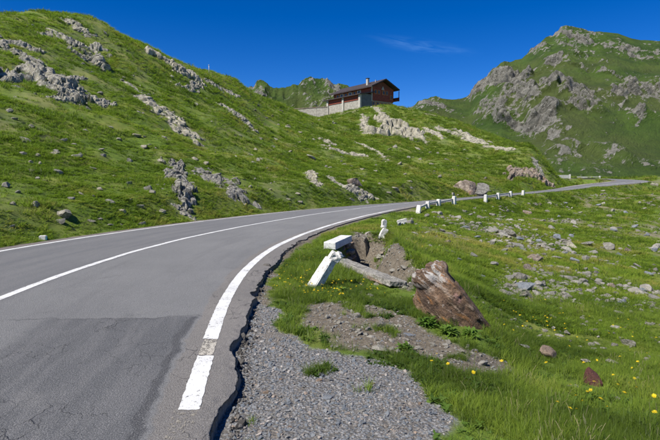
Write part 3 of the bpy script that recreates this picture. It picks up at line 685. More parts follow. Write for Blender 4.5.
OUT = [
    ('weathered grey outcrop on the upper hillside at the far end from the cabin', [(-8, 44), (12, 42), (30, 48)], 6, 'grey_rock', .6),
    ('broken pale outcrop above the wide grey crags', [(18, 52), (32, 60), (42, 70)], [6, 9, 7], 'grey_rock', .7),
    ('wide grey crag with deep cracks on the upper hillside', [(-6, 78), (12, 80), (30, 78), (48, 88), (58, 92)], [6, 7, 8, 8, 6], 'grey_rock', .7),
    ('low row of grey blocks below the wide crags', [(58, 100), (82, 98), (100, 102), (113, 105)], [6, 8, 7, 4], 'grey_rock', .8),
    ('small pale slab near the hill crest above the crags', [(40, 35), (52, 31), (60, 34)], 4.5, 'pale_rock', .5),
    ('pale rocks breaking the crest of the hill', [(64, 20), (74, 24), (88, 34), (97, 36)], [3, 4, 3, 3], 'pale_rock', .6),
    ('narrow diagonal rock rib below the crest', [(68, 40), (82, 46), (104, 54)], [3, 3.5, 3], 'grey_rock', .6),
    ('rounded grey crag under the narrow rib', [(86, 58), (98, 64), (106, 68)], [4, 6, 4], 'grey_rock', .8),
    ('dark crevice rock beside the rounded crag', [(62, 80), (72, 82), (84, 78)], 3.5, 'dark_rock', .8),
    ('pale stepped outcrop reaching the skyline below the marker pole', [(155, 55), (165, 61), (176, 68), (192, 76)], [4, 5, 7, 5], 'pale_rock', .7),
    ('dark sided ledge under the pale stepped outcrop', [(176, 84), (188, 88), (200, 86)], 4.5, 'grey_rock', .9),
    ('long pale slab running diagonally down the hillside', [(144, 97), (158, 108), (176, 121), (192, 136), (203, 147)], [6, 9, 9, 8, 5], 'pale_rock', .45),
    ('grey rocks scattered along the ridge beyond the marker pole', [(208, 82), (220, 88), (236, 96)], [4, 5, 4], 'grey_rock', .7),
    ('broken grey band climbing the ridge towards the cabin', [(218, 104), (232, 112), (246, 124), (258, 134)], [4, 5, 5, 4], 'grey_rock', .7),
    ('dark overhanging outcrop with a cleft just above the road', [(176, 166), (180, 178), (184, 192), (184, 208)], [7, 9, 8, 5], 'dark_rock', 1.3),
    ('sloping grey slab outcrop beside the overhanging one', [(202, 172), (218, 182), (236, 194), (254, 205)], [8, 11, 8, 4], 'dark_rock', .7),
    ('grey rock tongue at the foot of the overhanging outcrop', [(176, 206), (186, 214), (192, 219)], [3, 3.5, 3], 'grey_rock', .7),
    ('pale slab lying on the slope under the cabin', [(356, 143), (364, 146), (373, 150)], [2, 3, 2.5], 'pale_rock', .7),
    ('tilted pale slab below the knoll', [(377, 151), (383, 157), (388, 162)], [2, 3, 2.5], 'pale_rock', .7),
    ('pale patch of rock halfway up the slope under the cabin', [(321, 139), (327, 141), (332, 144)], 2.5, 'pale_rock', .7),
    ('low broad rock below the pale patch', [(336, 150), (344, 153), (352, 156)], 2.5, 'pale_rock', .6),
    ('pale upright slab standing over the road bend', [(308, 172), (314, 180), (319, 187)], [4, 5, 4], 'pale_rock', .8),
    ('grey flat rocks between the slab and the brown boulder', [(324, 176), (334, 182), (344, 186)], 3, 'grey_rock', .7),
    ('pale broken slab below the brown boulder', [(350, 187), (356, 191), (364, 196)], 3.5, 'grey_rock', .7),
    ('rocky left flank of the knoll below the cabin', [(362, 114), (364, 124), (370, 134)], [2, 3.5, 3.5], 'pale_rock', .7),
    ('pale rocks on top of the knoll below the cabin', [(374, 107), (380, 112), (388, 118)], [2, 3, 3], 'pale_rock', .7),
    ('broad pale crag on the face of the knoll', [(376, 132), (390, 129), (402, 131), (413, 135)], [3, 5, 5, 3], 'pale_rock', .7),
    ('pale rocks on the right shoulder of the knoll', [(424, 128), (434, 132), (442, 138)], [2, 4, 3], 'pale_rock', .7),
    ('long pale crag along the top of the spur', [(440, 130), (455, 133), (470, 139), (486, 144)], [3, 5, 5, 3], 'pale_rock', .8),
    ('small pale crag where the spur drops off', [(489, 147), (500, 148), (510, 150)], [3, 4, 3], 'pale_rock', .8),
    ('brown and grey cliff where the spur meets the road', [(512, 180), (522, 172), (534, 176), (546, 182)], [6, 9, 8, 6], 'tan_rock', 1.1),
    ('dark rock buttress at the end of the spur', [(533, 158), (537, 166), (541, 176)], [2, 3, 3.5], 'dark_rock', 1.0),
    ('scattered outcrop on the slope above the overhang', [(150, 108), (138, 90), (128, 82)], 2.2, 'grey_rock', .7),
]
for i, (lb, sp_, hw_, mt_, rl_) in enumerate(OUT): outcrop(lb, sp_, hw_, mt_, rl_, seed=700 + 13 * i)

# ------------------------------------------------------------------ scattering (geometry nodes on a point list)
def scatter(name, pts, rot, scl, idx, tint, protos, label):
    me = bpy.data.meshes.new(name); me.vertices.add(len(pts)); me.vertices.foreach_set('co', np.asarray(pts, np.float32).ravel())
    o = bpy.data.objects.new(name, me); COL.objects.link(o)
    for nm, ty, key, v in (('rot', 'FLOAT_VECTOR', 'vector', rot), ('scl', 'FLOAT_VECTOR', 'vector', scl), ('pick', 'INT', 'value', idx), ('tint', 'FLOAT', 'value', tint)):
        a = me.attributes.new(nm, ty, 'POINT'); a.data.foreach_set(key, np.asarray(v, np.int32 if ty == 'INT' else np.float32).ravel())
    ng = bpy.data.node_groups.new(name, 'GeometryNodeTree')
    ng.interface.new_socket('Geometry', in_out='INPUT', socket_type='NodeSocketGeometry'); ng.interface.new_socket('Geometry', in_out='OUTPUT', socket_type='NodeSocketGeometry')
    N, L = ng.nodes, ng.links; gi, go = N.new('NodeGroupInput'), N.new('NodeGroupOutput')
    iop = N.new('GeometryNodeInstanceOnPoints'); join = N.new('GeometryNodeJoinGeometry')
    for p in reversed(protos):
        oi = N.new('GeometryNodeObjectInfo'); oi.inputs['Object'].default_value = p; oi.inputs['As Instance'].default_value = True
        L.new(oi.outputs['Geometry'], join.inputs[0])
    def na(nm, ty):
        a = N.new('GeometryNodeInputNamedAttribute'); a.data_type = ty; a.inputs['Name'].default_value = nm; return a.outputs[0]
    iop.inputs['Pick Instance'].default_value = True
    e2r = N.new('FunctionNodeEulerToRotation'); L.new(na('rot', 'FLOAT_VECTOR'), e2r.inputs[0])
    L.new(gi.outputs[0], iop.inputs['Points']); L.new(join.outputs[0], iop.inputs['Instance']); L.new(na('pick', 'INT'), iop.inputs['Instance Index'])
    L.new(e2r.outputs[0], iop.inputs['Rotation']); L.new(na('scl', 'FLOAT_VECTOR'), iop.inputs['Scale']); L.new(iop.outputs[0], go.inputs[0])
    m = o.modifiers.new('scatter', 'NODES'); m.node_group = ng
    return tag(o, label, None, None, 'stuff')
def proto(name, v, f, mat, smooth=False):
    o = mesh_obj(name, v, f, mat, smooth=smooth); COL.objects.unlink(o); return o

def grass_mat(name, a, b, dry, transl=.45, tinted=True):
    k = NT(name); t = k.attr('tint', 'Fac', 'INSTANCER') if tinted else k.noise(k.coord('Object'), 9, 3); oi = k.n('ShaderNodeObjectInfo'); rnd = oi.outputs['Random']
    sp = k.n('ShaderNodeSeparateXYZ'); k.put(k.coord('Object'), sp.inputs[0])
    col = k.mix(rnd, a, b); col = k.mix(k.ramp(t, .52, 1.05), col, dry); col = k.mix(k.ramp(t, .38, .05, 0, .9), col, tuple(c * .55 for c in a))
    ge = k.n('ShaderNodeNewGeometry'); va = k.n('ShaderNodeVectorMath'); va.operation = 'SCALE'; k.put(ge.outputs['Normal'], va.inputs[0]); va.inputs['Scale'].default_value = .55
    vb = k.n('ShaderNodeVectorMath'); vb.operation = 'ADD'; k.put(va.outputs[0], vb.inputs[0]); vb.inputs[1].default_value = (0, 0, .6); vn = k.n('ShaderNodeVectorMath'); vn.operation = 'NORMALIZE'; k.put(vb.outputs[0], vn.inputs[0]); k.l(vn.outputs[0], k.b.inputs['Normal'])
    k.put(col, k.b.inputs['Base Color']); k.b.inputs['Roughness'].default_value = .55; k.b.inputs['Specular IOR Level'].default_value = .3
    tr = k.n('ShaderNodeBsdfTranslucent'); k.put(k.mix(.5, col, (.15, .28, .02)), tr.inputs[0])
    ms = k.n('ShaderNodeMixShader'); ms.inputs[0].default_value = transl; k.l(k.b.outputs[0], ms.inputs[1]); k.l(tr.outputs[0], ms.inputs[2]); k.l(ms.outputs[0], k.out.inputs[0])
    return k.m
M['grass'] = grass_mat('grass blades', (.120, .192, .016), (.210, .280, .030), (.32, .29, .080))
M['hill_grass'] = grass_mat('hillside grass', (.125, .205, .013), (.212, .288, .024), (.31, .285, .060))
def tuft(seed, blades, h0, h1, spread, wd, segs, lean):
    g = np.random.default_rng(seed); V, F = [], []
    for b in range(blades):
        ang = g.uniform(0, 2 * math.pi); r = spread * math.sqrt(g.uniform()); x0, y0 = r * math.cos(ang), r * math.sin(ang)
        da = ang + g.normal() * .9; h = g.uniform(h0, h1); ln = abs(g.normal(lean, lean * .5)) ; w = wd * g.uniform(.7, 1.3)
        sx, sy = -math.sin(da), math.cos(da); base = len(V)
        for k in range(segs + 1):
            q = k / segs; out = ln * h * q ** 1.8; zz = h * q * (1 - .28 * ln * q); ww = w * (1 - q) ** .7 * .5
            cx, cy = x0 + math.cos(da) * out, y0 + math.sin(da) * out
            if k < segs: V += [(cx + sx * ww, cy + sy * ww, zz), (cx - sx * ww, cy - sy * ww, zz)]
            else: V.append((cx, cy, zz))
        for k in range(segs - 1): F.append((base + 2 * k, base + 2 * k + 1, base + 2 * k + 3, base + 2 * k + 2))
        F.append((base + 2 * segs - 2, base + 2 * segs - 1, base + 2 * segs))
    return V, F
NEAR_T = [proto('grass_tuft', *tuft(900 + i, 16, .05, .15, .035, .0055, 4, .75), M['grass'], True) for i in range(5)]
FAR_T = [proto('hill_grass_tuft', *tuft(950 + i, 26, .06, .15, .10, .016, 2, .9), M['hill_grass'], True) for i in range(5)]
def herb(seed, n, size):
    g = np.random.default_rng(seed); V, F = [], []
    for i in range(n):
        a = g.uniform(0, 6.283); el = g.uniform(.25, 1.0); ln = size * g.uniform(.5, 1); wd = ln * g.uniform(.25, .4); r0 = size * .25 * math.sqrt(g.uniform()); a0 = g.uniform(0, 6.283)
        o0 = np.array([r0 * math.cos(a0), r0 * math.sin(a0), g.uniform(0, size * .3)]); dr = np.array([math.cos(a) * math.cos(el), math.sin(a) * math.cos(el), math.sin(el)]); sd = np.array([-math.sin(a), math.cos(a), g.normal() * .3]); b = len(V)
        for q, w_ in ((0, .15), (.4, 1), (.75, .7)):
            c_ = o0 + dr * ln * q - np.array([0, 0, ln * .4 * q * q]); V += [tuple(c_ + sd * wd * w_ * .5), tuple(c_ - sd * wd * w_ * .5)]
        V.append(tuple(o0 + dr * ln - np.array([0, 0, ln * .4]))); F += [(b, b + 1, b + 3, b + 2), (b + 2, b + 3, b + 5, b + 4), (b + 4, b + 5, b + 6)]
    return V, F
def stalks(seed, n):
    g = np.random.default_rng(seed); V, F = [], []
    for i in range(n):
        x0, y0 = g.normal(size=2) * .03; h = g.uniform(.12, .21); lx, ly = g.normal(size=2) * .05
        for hw_, z0, z1 in ((.0009, 0, .80), (.0026, .76, 1)):
            for ax_ in ((1, 0), (0, 1)):
                b = len(V)
                for z in (z0, z1):
                    for q in (-1, 1): V.append((x0 + lx * z * z + q * hw_ * ax_[0], y0 + ly * z * z + q * hw_ * ax_[1], h * z))
                F.append((b, b + 1, b + 3, b + 2))
    return V, F
M['herb'] = grass_mat('low herbs', (.075, .140, .020), (.125, .200, .034), (.17, .20, .05), .35)
M['dry_stalk'] = grass_mat('seed stalks', (.17, .18, .07), (.27, .24, .11), (.32, .26, .13), .3)
NEAR_T = NEAR_T + [proto('herb_clump', *herb(980, 22, .085), M['herb'], True), proto('herb_clump', *herb(981, 16, .11), M['herb'], True), proto('seed_stalks', *stalks(985, 5), M['dry_stalk'])]
def scatter_pts(n, r0, r1, a0, a1, seed):
    """points with screen-like falling density: uniform in log range and azimuth"""
    g = np.random.default_rng(seed); r = np.exp(g.uniform(math.log(r0), math.log(r1), n)); th = np.radians(g.uniform(a0, a1, n))
    return r * np.sin(th), r * np.cos(th), r, g
def tint_of(x, y, g):
    t = .42 + .55 * fbm(x / 5.5, y / 5.5, seed=110, octaves=4) + .62 * fbm(x / 1.1, y / 1.1, seed=111, octaves=3) + g.normal(size=len(x)) * .13
    return np.clip(t, 0, 1)
CLEAR = poly_world([(333, 262), (333, 243), (352, 236), (366, 240), (371, 262), (384, 276), (400, 288), (397, 292), (376, 285), (352, 274)])
def grass_field(name, label, n, r0, r1, a0, a1, seed, protos, size, dens_noise, minout=.12):
    x, y, r, g = scatter_pts(n, r0, r1, a0, a1, seed)
    gr, ea, wo = cover(x, y); s, t, zr = road_near(x, y)
    out = np.where(t < 0, -t - (W + .45), t - (W + .30)); hold = (1 - gr) * (1 - ea) * (1 - .80 * wo)
    nz = fbm(x / dens_noise, y / dens_noise, seed=seed + 1, octaves=3)
    # stray tufts grow in the gravel and the bare earth
    stray = .8 * sstep(.40, .6, fbm(x / .32, y / .32, seed=128, octaves=2)) * (out > .22) * (ea > .3) * (gr < .5) + .45 * sstep(.45, .6, fbm(x / .3, y / .3, seed=129, octaves=2)) * (out > .1) * (gr > .5)
    kp = (out > minout) & (g.uniform(size=n) < np.maximum(hold, stray) * np.clip(.72 + 1.3 * nz, .06, 1))
    kp &= ~on_rock(x, y) & ~in_poly(x, y, CLEAR); D, sg, par = seg_dist(x, y, PIT); kp &= ~((D < .33) & (par > 0) & (par < .95))
    x, y, r, out = x[kp], y[kp], r[kp], out[kp]; z = height(x, y) - .012
    m = len(x); sc = size(r) * np.clip(1 + .5 * fbm(x / .9, y / .9, seed=seed + 3, octaves=3), .4, 1.8) * g.uniform(.65, 1.3, m)
    sc *= .45 + .55 * sstep(.05, .5, out)
    hs = np.clip(1 + .9 * fbm(x / 2.2, y / 2.2, seed=seed + 5, octaves=3), .45, 1.9)
    hb = fbm(x / .8, y / .8, seed=seed + 9, octaves=3)
    rot = np.stack([g.normal(size=m) * .14, g.normal(size=m) * .14, g.uniform(0, 6.283, m)], 1)
    return scatter(name, np.stack([x, y, z], 1), rot, np.stack([sc, sc, sc * hs * (1 if len(protos) > 5 else .78)], 1), np.where((hb > .18) & (g.uniform(size=m) < .35), g.integers(5, 7, m), np.where(g.uniform(size=m) < .006, 7, g.integers(0, 5, m))) if len(protos) > 5 else g.integers(0, len(protos), m), tint_of(x, y, g), protos, label)

# ------------------------------------------------------------------ gravel
def gravel_mat():
    k = NT('gravel stones'); oi = k.n('ShaderNodeObjectInfo'); rnd = oi.outputs['Random']; c = k.coord('Object')
    cr = k.n('ShaderNodeValToRGB'); k.put(rnd, cr.inputs[0]); e = cr.color_ramp.elements
    cols = [(0, (.10, .115, .13)), (.25, (.155, .175, .195)), (.5, (.20, .21, .215)), (.7, (.265, .26, .25)), (.85, (.24, .20, .165)), (.95, (.42, .40, .37)), (1, (.33, .24, .17))]
    e[0].position, e[0].color = 0, (*cols[0][1], 1); e[1].position, e[1].color = 1, (*cols[-1][1], 1)
    for p, q in cols[1:-1]: z = e.new(p); z.color = (*q, 1)
    n = k.noise(c, 3, 5, .6); col = k.mix(k.ramp(n, .3, .7, .45, 0), cr.outputs[0], (.10, .10, .10)); k.bump(n, .4, .1); return k.fin(col, .85)
M['gravel'] = gravel_mat()
PEB = [proto('pebble', stone_verts(1200 + i, 2, 9, (1, rng.uniform(.6, .9), rng.uniform(.35, .6)), .05), ICO[2][1], M['gravel']) for i in range(7)]
def gravel_field():
    g = np.random.default_rng(160); n = 60000
    x = g.uniform(-1.6, 3.2, n); y = np.exp(g.uniform(math.log(1.7), math.log(8.5), n))
    gr, ea, wo = cover(x, y); s, t, zr = road_near(x, y); out = t - (W + .30)
    kp = (out > -.02) & (g.uniform(size=n) < np.maximum(gr * (.85 + .5 * fbm(x / .5, y / .5, seed=166)), .30 * ea)); x, y, gr, out = x[kp], y[kp], gr[kp], out[kp]
    sc = .0052 * np.exp(np.clip(np.abs(g.normal(size=len(x))), 0, 2.1) * .72) * (.75 + .09 * y); sc = np.where(gr < .5, sc * .8, sc); m = len(x)
    z = height(x, y) + sc * .12
    rot = np.stack([g.normal(size=m) * .4, g.normal(size=m) * .4, g.uniform(0, 6.283, m)], 1)
    return scatter('gravel', np.stack([x, y, z], 1), rot, np.stack([sc] * 3, 1), g.integers(0, len(PEB), m), g.uniform(size=m), PEB, 'blue grey gravel on the shoulder beside the broken asphalt edge')
gravel_field()
def rubble_field():
    """small broken stones on the earth bank and among the turf of the lower slope"""
    g = np.random.default_rng(161); n = 26000
    x = g.uniform(-1, 4.5, n); y = g.uniform(4, 15, n); ea = np.maximum(0, poly_soft(x, y, BANK, .05, 44, .1, .4)); D, sg, par = seg_dist(x, y, PIT)
    dn = poly_soft(x, y, DIRT, .12, 43, .28, .45) * .35; kp = g.uniform(size=n) < np.maximum(ea * .5, dn); x1, y1 = x[kp], y[kp]; s1 = .012 * np.exp(np.abs(g.normal(size=len(x1))) * .75)
    n = 60000; r = np.exp(g.uniform(math.log(7), math.log(70), n)); th = np.radians(g.uniform(3, 44, n)); x, y = r * np.sin(th), r * np.cos(th)
    s, t, zr = road_near(x, y); pat = sstep(.10, .45, fbm(x / 3.0, y / 3.0, seed=163, octaves=4)) * sstep(8, 14, r)
    scr = np.max([poly_soft(x, y, q, .35, 45, .8, 1.2) for q in SCREE], axis=0)
    kp = (t > W + 2.0) & (g.uniform(size=n) < np.maximum(pat * .55 + .03, scr * .55)); x2, y2, r2 = x[kp], y[kp], r[kp]; s2 = (.016 + .0012 * r2) * np.exp(np.abs(g.normal(size=len(x2))) * .65)
    n = 12000; r = np.exp(g.uniform(math.log(9), math.log(120), n)); th = np.radians(g.uniform(-48, 20, n)); x, y = r * np.sin(th), r * np.cos(th)
    s, t, zr = road_near(x, y); pat = sstep(.25, .55, fbm(x / 4.0, y / 4.0, seed=164, octaves=4))
    kp = (t < -W - 1.0) & (g.uniform(size=n) < pat * .30 + .03); x3, y3, r3 = x[kp], y[kp], r[kp]; s3 = (.030 + .0021 * r3) * np.exp(np.clip(np.abs(g.normal(size=len(x3))), 0, 1.8) * .6)
    x, y, sc = (np.concatenate(q) for q in ((x1, x2, x3), (y1, y2, y3), (s1, s2, s3))); m = len(x); z = height(x, y) + sc * .10
    rot = np.stack([g.normal(size=m) * .4, g.normal(size=m) * .4, g.uniform(0, 6.283, m)], 1)
    P2 = [proto('rubble_piece', stone_verts(1300 + i, 2, 10, (1, rng.uniform(.6, .9), rng.uniform(.35, .6)), .05), ICO[2][1], M['rubble']) for i in range(6)]
    return scatter('rubble', np.stack([x, y, z], 1), rot, np.stack([sc] * 3, 1), g.integers(0, 6, m), g.uniform(size=m), P2, 'small broken stones strewn over the earth bank and the slopes')
SCREE = [poly_world(q) for q in ([(566, 276), (600, 274), (640, 284), (662, 288), (664, 312), (630, 308), (596, 296)], [(500, 282), (524, 276), (556, 284), (560, 298), (520, 300)], [(480, 218), (500, 214), (548, 240), (545, 262), (510, 252), (490, 236)])]
def rubble_mat():
    k = NT('rubble'); oi = k.n('ShaderNodeObjectInfo'); c = k.coord('Object'); n = k.noise(c, 2.5, 5, .6)
    col = k.mix(oi.outputs['Random'], (.15, .14, .115), (.34, .32, .275)); col = k.mix(k.ramp(n, .35, .65, .5, 0), col, (.11, .10, .08)); k.bump(n, .5, .2); return k.fin(col, .9)
M['rubble'] = rubble_mat(); rubble_field()

# ------------------------------------------------------------------ plain materials for built things
def plain(name, col, var=.12, scale=4, rough=.8, bump=.2, dirt=None):
    k = NT(name); c = k.coord('Object'); n = k.noise(c, scale, 5, .6); n2 = k.noise(c, scale * 6, 4, .65)
    cc = k.mix(k.ramp(n, .3, .7), tuple(v * (1 - var) for v in col), tuple(min(.9, v * (1 + var)) for v in col))
    if dirt: cc = k.mix(k.ramp(n2, dirt[1], dirt[1] + .12), cc, dirt[0])
    k.bump(k.math('ADD', n, k.math('MULTIPLY', n2, .5)), bump, .02); return k.fin(cc, rough)
M['white_paint'] = plain('chipped white paint', (.60, .585, .54), .16, 5, .8, .7, ((.30, .28, .245), .52))
M['concrete'] = plain('bare concrete', (.40, .39, .36), .2, 7, .9, .6, ((.24, .23, .21), .6))
M['block_paint'] = plain('weathered whitewash', (.54, .54, .51), .12, 4, .85, .6, ((.32, .31, .29), .55))
M['steel'] = plain('dull steel', (.35, .36, .36), .1, 6, .5, .1)
M['red_wood'] = plain('dark red timber', (.215, .052, .030), .25, 3, .75, .2)
M['brown_wood'] = plain('brown timber', (.15, .052, .030), .25, 3, .75, .2)
M['roof'] = plain('dark sheet roof', (.045, .036, .034), .2, 2, .7, .2)
M['cabin_stone'] = plain('pale cabin masonry', (.32, .295, .245), .25, 1.6, .9, .6, ((.20, .185, .155), .54))
M['shade_dark_plaster'] = plain('grey render with painted shade', (.13, .135, .13), .15, 1.2, .9, .3)  # grey wall, colour darkened to carry the shade on the wing's end
M['cream'] = plain('cream concrete', (.42, .39, .33), .12, 2, .85, .2)
M['shutter'] = plain('orange varnished wood', (.42, .17, .055), .15, 4, .6, .1)
M['glass'] = plain('dark window glass', (.05, .06, .07), .1, 2, .08, 0)
M['teal'] = plain('faded teal paint', (.20, .42, .40), .1, 6, .7, .2)
M['yellow'] = plain('yellow petals', (.78, .56, .012), .15, 20, .6, 0)
M['stem'] = plain('flower stem', (.10, .17, .03), .15, 20, .6, 0)
M['leaf'] = grass_mat('broad leaves', (.085, .165, .022), (.140, .225, .035), (.18, .21, .05), .4, False)

def box_bm(bm, c, size, R=None, bev=0):
    r = bmesh.ops.create_cube(bm, size=1); vs = r['verts']
    bmesh.ops.scale(bm, vec=size, verts=vs)
    if bev: 
        es = list({e for v in vs for e in v.link_edges}); g = bmesh.ops.bevel(bm, geom=es, offset=bev, segments=2, affect='EDGES', profile=.6); vs = list({v for f in g['faces'] for v in f.verts} | {v for v in vs if v.is_valid})
    if R is not None: bmesh.ops.rotate(bm, matrix=R, verts=vs, cent=(0, 0, 0))
    bmesh.ops.translate(bm, vec=c, verts=vs); return vs
def box(name, c, size, mat, parent, bev=0, R=None):
    bm = bmesh.new(); box_bm(bm, c, size, R, bev); return bm_obj(name, bm, mat, parent)
def prism(name, poly, x0, x1, mat, parent, axis='x'):
    """polygon in (y, z) pushed along x"""
    n = len(poly); V = [(x0, p[0], p[1]) for p in poly] + [(x1, p[0], p[1]) for p in poly]
    F = [tuple(range(n))[::-1], tuple(range(n, 2 * n))] + [(i, (i + 1) % n, n + (i + 1) % n, n + i) for i in range(n)]
    return mesh_obj(name, V, F, mat, parent)

# ------------------------------------------------------------------ the cabin
def cabin():
    # local frame: +x along the long side away from the viewer (to the left), +y across the gable to the right
    N0 = at(360.5, 106, 139); D = np.array([-.60, .80]); G = np.array([.80, .60])
    rz = math.atan2(D[1], D[0])
    z0 = N0[2]
    c = empty('cabin', (N0[0], N0[1], z0), rz, 'dark red timber mountain cabin with a low side wing on the grassy ridge', 'building')
    sc_ = 139 / 480.
    LEN, WW, GW = 17.6, 4.4, 8.2      # main length, wing width, gable width
    # D x G handedness: +y local is rotated +90 from D -> points (-.8,-.6) = towards viewer left; so across-gable is -y
    y_w0, y_w1 = 0.0, -WW              # wing spans 0..-WW, main block -WW..-WW-GW
    y_m0, y_m1 = -WW + .4, -WW - GW
    H1, H2 = 3.9, 6.0
    # wing: masonry below, red boards above, cream pillars between
    box('wall', (LEN / 2 - 1, -WW / 2, -.6), (LEN - 2, WW, 5.2), M['cabin_stone'], c)
    box('wing_end_wall', (-.08, -WW / 2, 1.6), (.16, WW - .05, 4.0), M['shade_dark_plaster'], c)
    for k in range(2): box('boarded_panel', (.55 + (LEN - 2.6) * (k * .5 + .25), .07, 2.75), ((LEN - 2.6) / 2 - .8, .16, 1.75), M['red_wood'], c)
    for k in range(3): box('pillar', (.1 + (LEN - 2.4) * k * .5, .18, .2), (.75, .5, 6.6), M['cream'], c)
    prism('wing_roof', [(.95, 3.15), (.95, 3.42), (-WW - .2, 4.45), (-WW - .2, 4.15)], -.9, LEN - .6, M['roof'], c)
    # main block
    ym = (y_m0 + y_m1) / 2; gw = abs(y_m1 - y_m0)
    box('ground_floor_wall', (LEN / 2, ym, .55), (LEN, gw, 2.9), M['cabin_stone'], c)
    box('upper_wall', (LEN / 2 - .1, ym, 3.9), (LEN + .3, gw + .15, 3.8), M['red_wood'], c)
    gp = 8.0
    prism('gable', [(y_m0, 5.75), (ym, gp - .35), (y_m1, 5.75)], -.24, LEN + .04, M['brown_wood'], c)
    ov = 1.25; slope = (gp - 6.05) / (gw / 2)
    r = prism('roof', [(y_m0 + ov, 6.05 - slope * ov), (ym, gp), (y_m1 - ov, 6.05 - slope * ov), (y_m1 - ov, 6.05 - slope * ov + .32), (ym, gp + .34), (y_m0 + ov, 6.05 - slope * ov + .32)], -1.7, LEN + 1.2, M['roof'], c)
    ch = box('chimney', (2.9, y_m0 - 1.2, 7.3), (.7, .7, 2.5), M['cream'], r, .04)
    box('chimney_cap', (2.9, y_m0 - 1.2, 8.7), (.9, .9, .18), M['roof'], r)
    box('downpipe', (-.32, y_m0 + .05, 3.9), (.28, .28, 4.4), M['cream'], c)
    box('flue_pipe', (-.2 + 1.2, y_m0 - 2.6, 7.4), (.22, .22, 1.6), M['steel'], r)
    # long-side upper windows, seen over the wing roof
    for k in range(6):
        w = box('window', (5.2 + k * 2.05, y_m0 + .14, 4.95), (1.75, .14, 1.0), M['shutter' if k % 2 else 'cream'], c)
        box('pane', (5.2 + k * 2.05, y_m0 + .23, 4.95), (.8, .06, .62), M['glass'], w)
    # gable windows
    for y_, z_, w_ in ((-1.4, 4.5, 1.0), (-2.7, 4.5, 1.0), (-4.6, 4.5, 1.0), (-5.9, 4.5, 1.0), (-7.6, 3.4, .9)):
        w = box('window', (-.28, y_m0 + y_, z_), (.14, w_, 1.25), M['shutter'], c)
        box('pane', (-.37, y_m0 + y_, z_), (.06, w_ * .58, .95), M['glass'], w)
    for y_ in (-.9, -2.5, -4.1, -5.7, -7.3):
        w = box('window', (-.03, y_m0 + y_, 1.15), (.16, 1.25, 1.1), M['shutter'], c)
        box('pane', (-.12, y_m0 + y_, 1.15), (.06, .62, .8), M['glass'], w)
    # pale triangular emblem under the ridge
    prism('gable_panel', [(ym - .55, 5.3), (ym, 6.3), (ym + .55, 5.3)], -.36, -.25, M['cream'], c)
    # balcony on the right
    b = box('balcony', (.6, y_m1 - .75, 2.55), (4.0, 1.4, .18), M['brown_wood'], c)
    box('railing', (.6, y_m1 - 1.4, 3.1), (4.0, .1, .9), M['red_wood'], b)
    box('balcony_post', (-1.2, y_m1 - 1.4, 3.9), (.16, .16, 3.0), M['brown_wood'], b)
    # retaining wall of the terrace to the left
    tw = empty('terrace_wall', (N0[0] + D[0] * (LEN - 2.2), N0[1] + D[1] * (LEN - 2.2), z0), rz + .62, 'low pale retaining wall running out from the cabin', 'wall')
    for k in range(5): box('wall_panel', (1.8 + k * 3.55, .2 + .02 * (k % 2), -.35 - k * .14), (3.5, .6, 3.4 - k * .12), M['cabin_stone'], tw)
    box('coping', (9.0, .2, 1.28), (18, .85, .22), M['tan_rock'], tw, 0, Matrix.Rotation(math.radians(1.0), 3, 'Y'))
    return c
cabin()
p = ground_px(209, 72)
def pole(name, loc, h, r, mat, label, cat):
    e = empty(name, loc, 0, label, cat); bm = bmesh.new(); bmesh.ops.create_cone(bm, cap_ends=True, segments=10, radius1=r, radius2=r * .8, depth=h, matrix=Matrix.Translation((0, 0, h / 2 - .1))); bm_obj('shaft', bm, mat, e, True)
    bm = bmesh.new(); bmesh.ops.create_icosphere(bm, subdivisions=2, radius=r * 1.5, matrix=Matrix.Translation((0, 0, h - .1))); bm_obj('cap', bm, mat, e, True); return e
q = at(209, 71.5, 88); pole('marker_pole', (q[0], q[1], hz(q[0], q[1]) - .1), 1.7, .07, M['steel'], 'thin grey marker pole standing on the hill crest', 'pole')

# ------------------------------------------------------------------ concrete pieces by the road
def rough_box(name, size, mat, parent=None, n=(6, 6, 14), taper=1.0, rough=.012, chip=.03, seed=0, bevel=.02, break_top=0, break_bot=0):
    """box with worn edges and chipped corners, standing on z = 0"""
    bm = bmesh.new(); nx, ny, nz = n
    bmesh.ops.create_cube(bm, size=1)
    bmesh.ops.subdivide_edges(bm, edges=bm.edges[:], cuts=22 if max(size) > 1 else 12, use_grid_fill=True)
    v = np.array([p.co[:] for p in bm.verts])
    a = np.abs(v) * 2; e = np.sort(a, 1); edge = np.clip((e[:, 1] - .86) / .14, 0, 1)     # near an edge
    P = v * np.array(size); fq = 1.4 / min(size) ** .5 * 2; nz_ = fbm(P[:, 0] * fq + seed, P[:, 1] * fq, P[:, 2] * fq, seed=seed, octaves=4); P[:, 2] += size[2] / 2; h = P[:, 2] / size[2]
    P[:, 0] *= 1 + (taper - 1) * h; P[:, 1] *= 1 + (taper - 1) * h
    ctr = np.array([0, 0, size[2] / 2]); d = P - ctr; d[:, 2] *= .0; ln = np.linalg.norm(d, axis=1)[:, None] + 1e-6
    P -= d / ln * (edge * (bevel + chip * np.clip(nz_ + .1, 0, 1)))[:, None]
    P += (v / (np.linalg.norm(v, axis=1)[:, None])) * (rough * nz_)[:, None]
    if break_top: P[:, 2] -= sstep(.7, 1.0, h) * break_top * (fbm(P[:, 0] * 9, P[:, 1] * 9, seed=seed + 4) + .5)
    if break_bot: P[:, 2] += (1 - sstep(0, .3, h)) * break_bot * (fbm(P[:, 0] * 9 + 4, P[:, 1] * 9, seed=seed + 5) + .5)
    for p_, c_ in zip(bm.verts, P): p_.co = c_
    return bm_obj(name, bm, mat, parent, False)
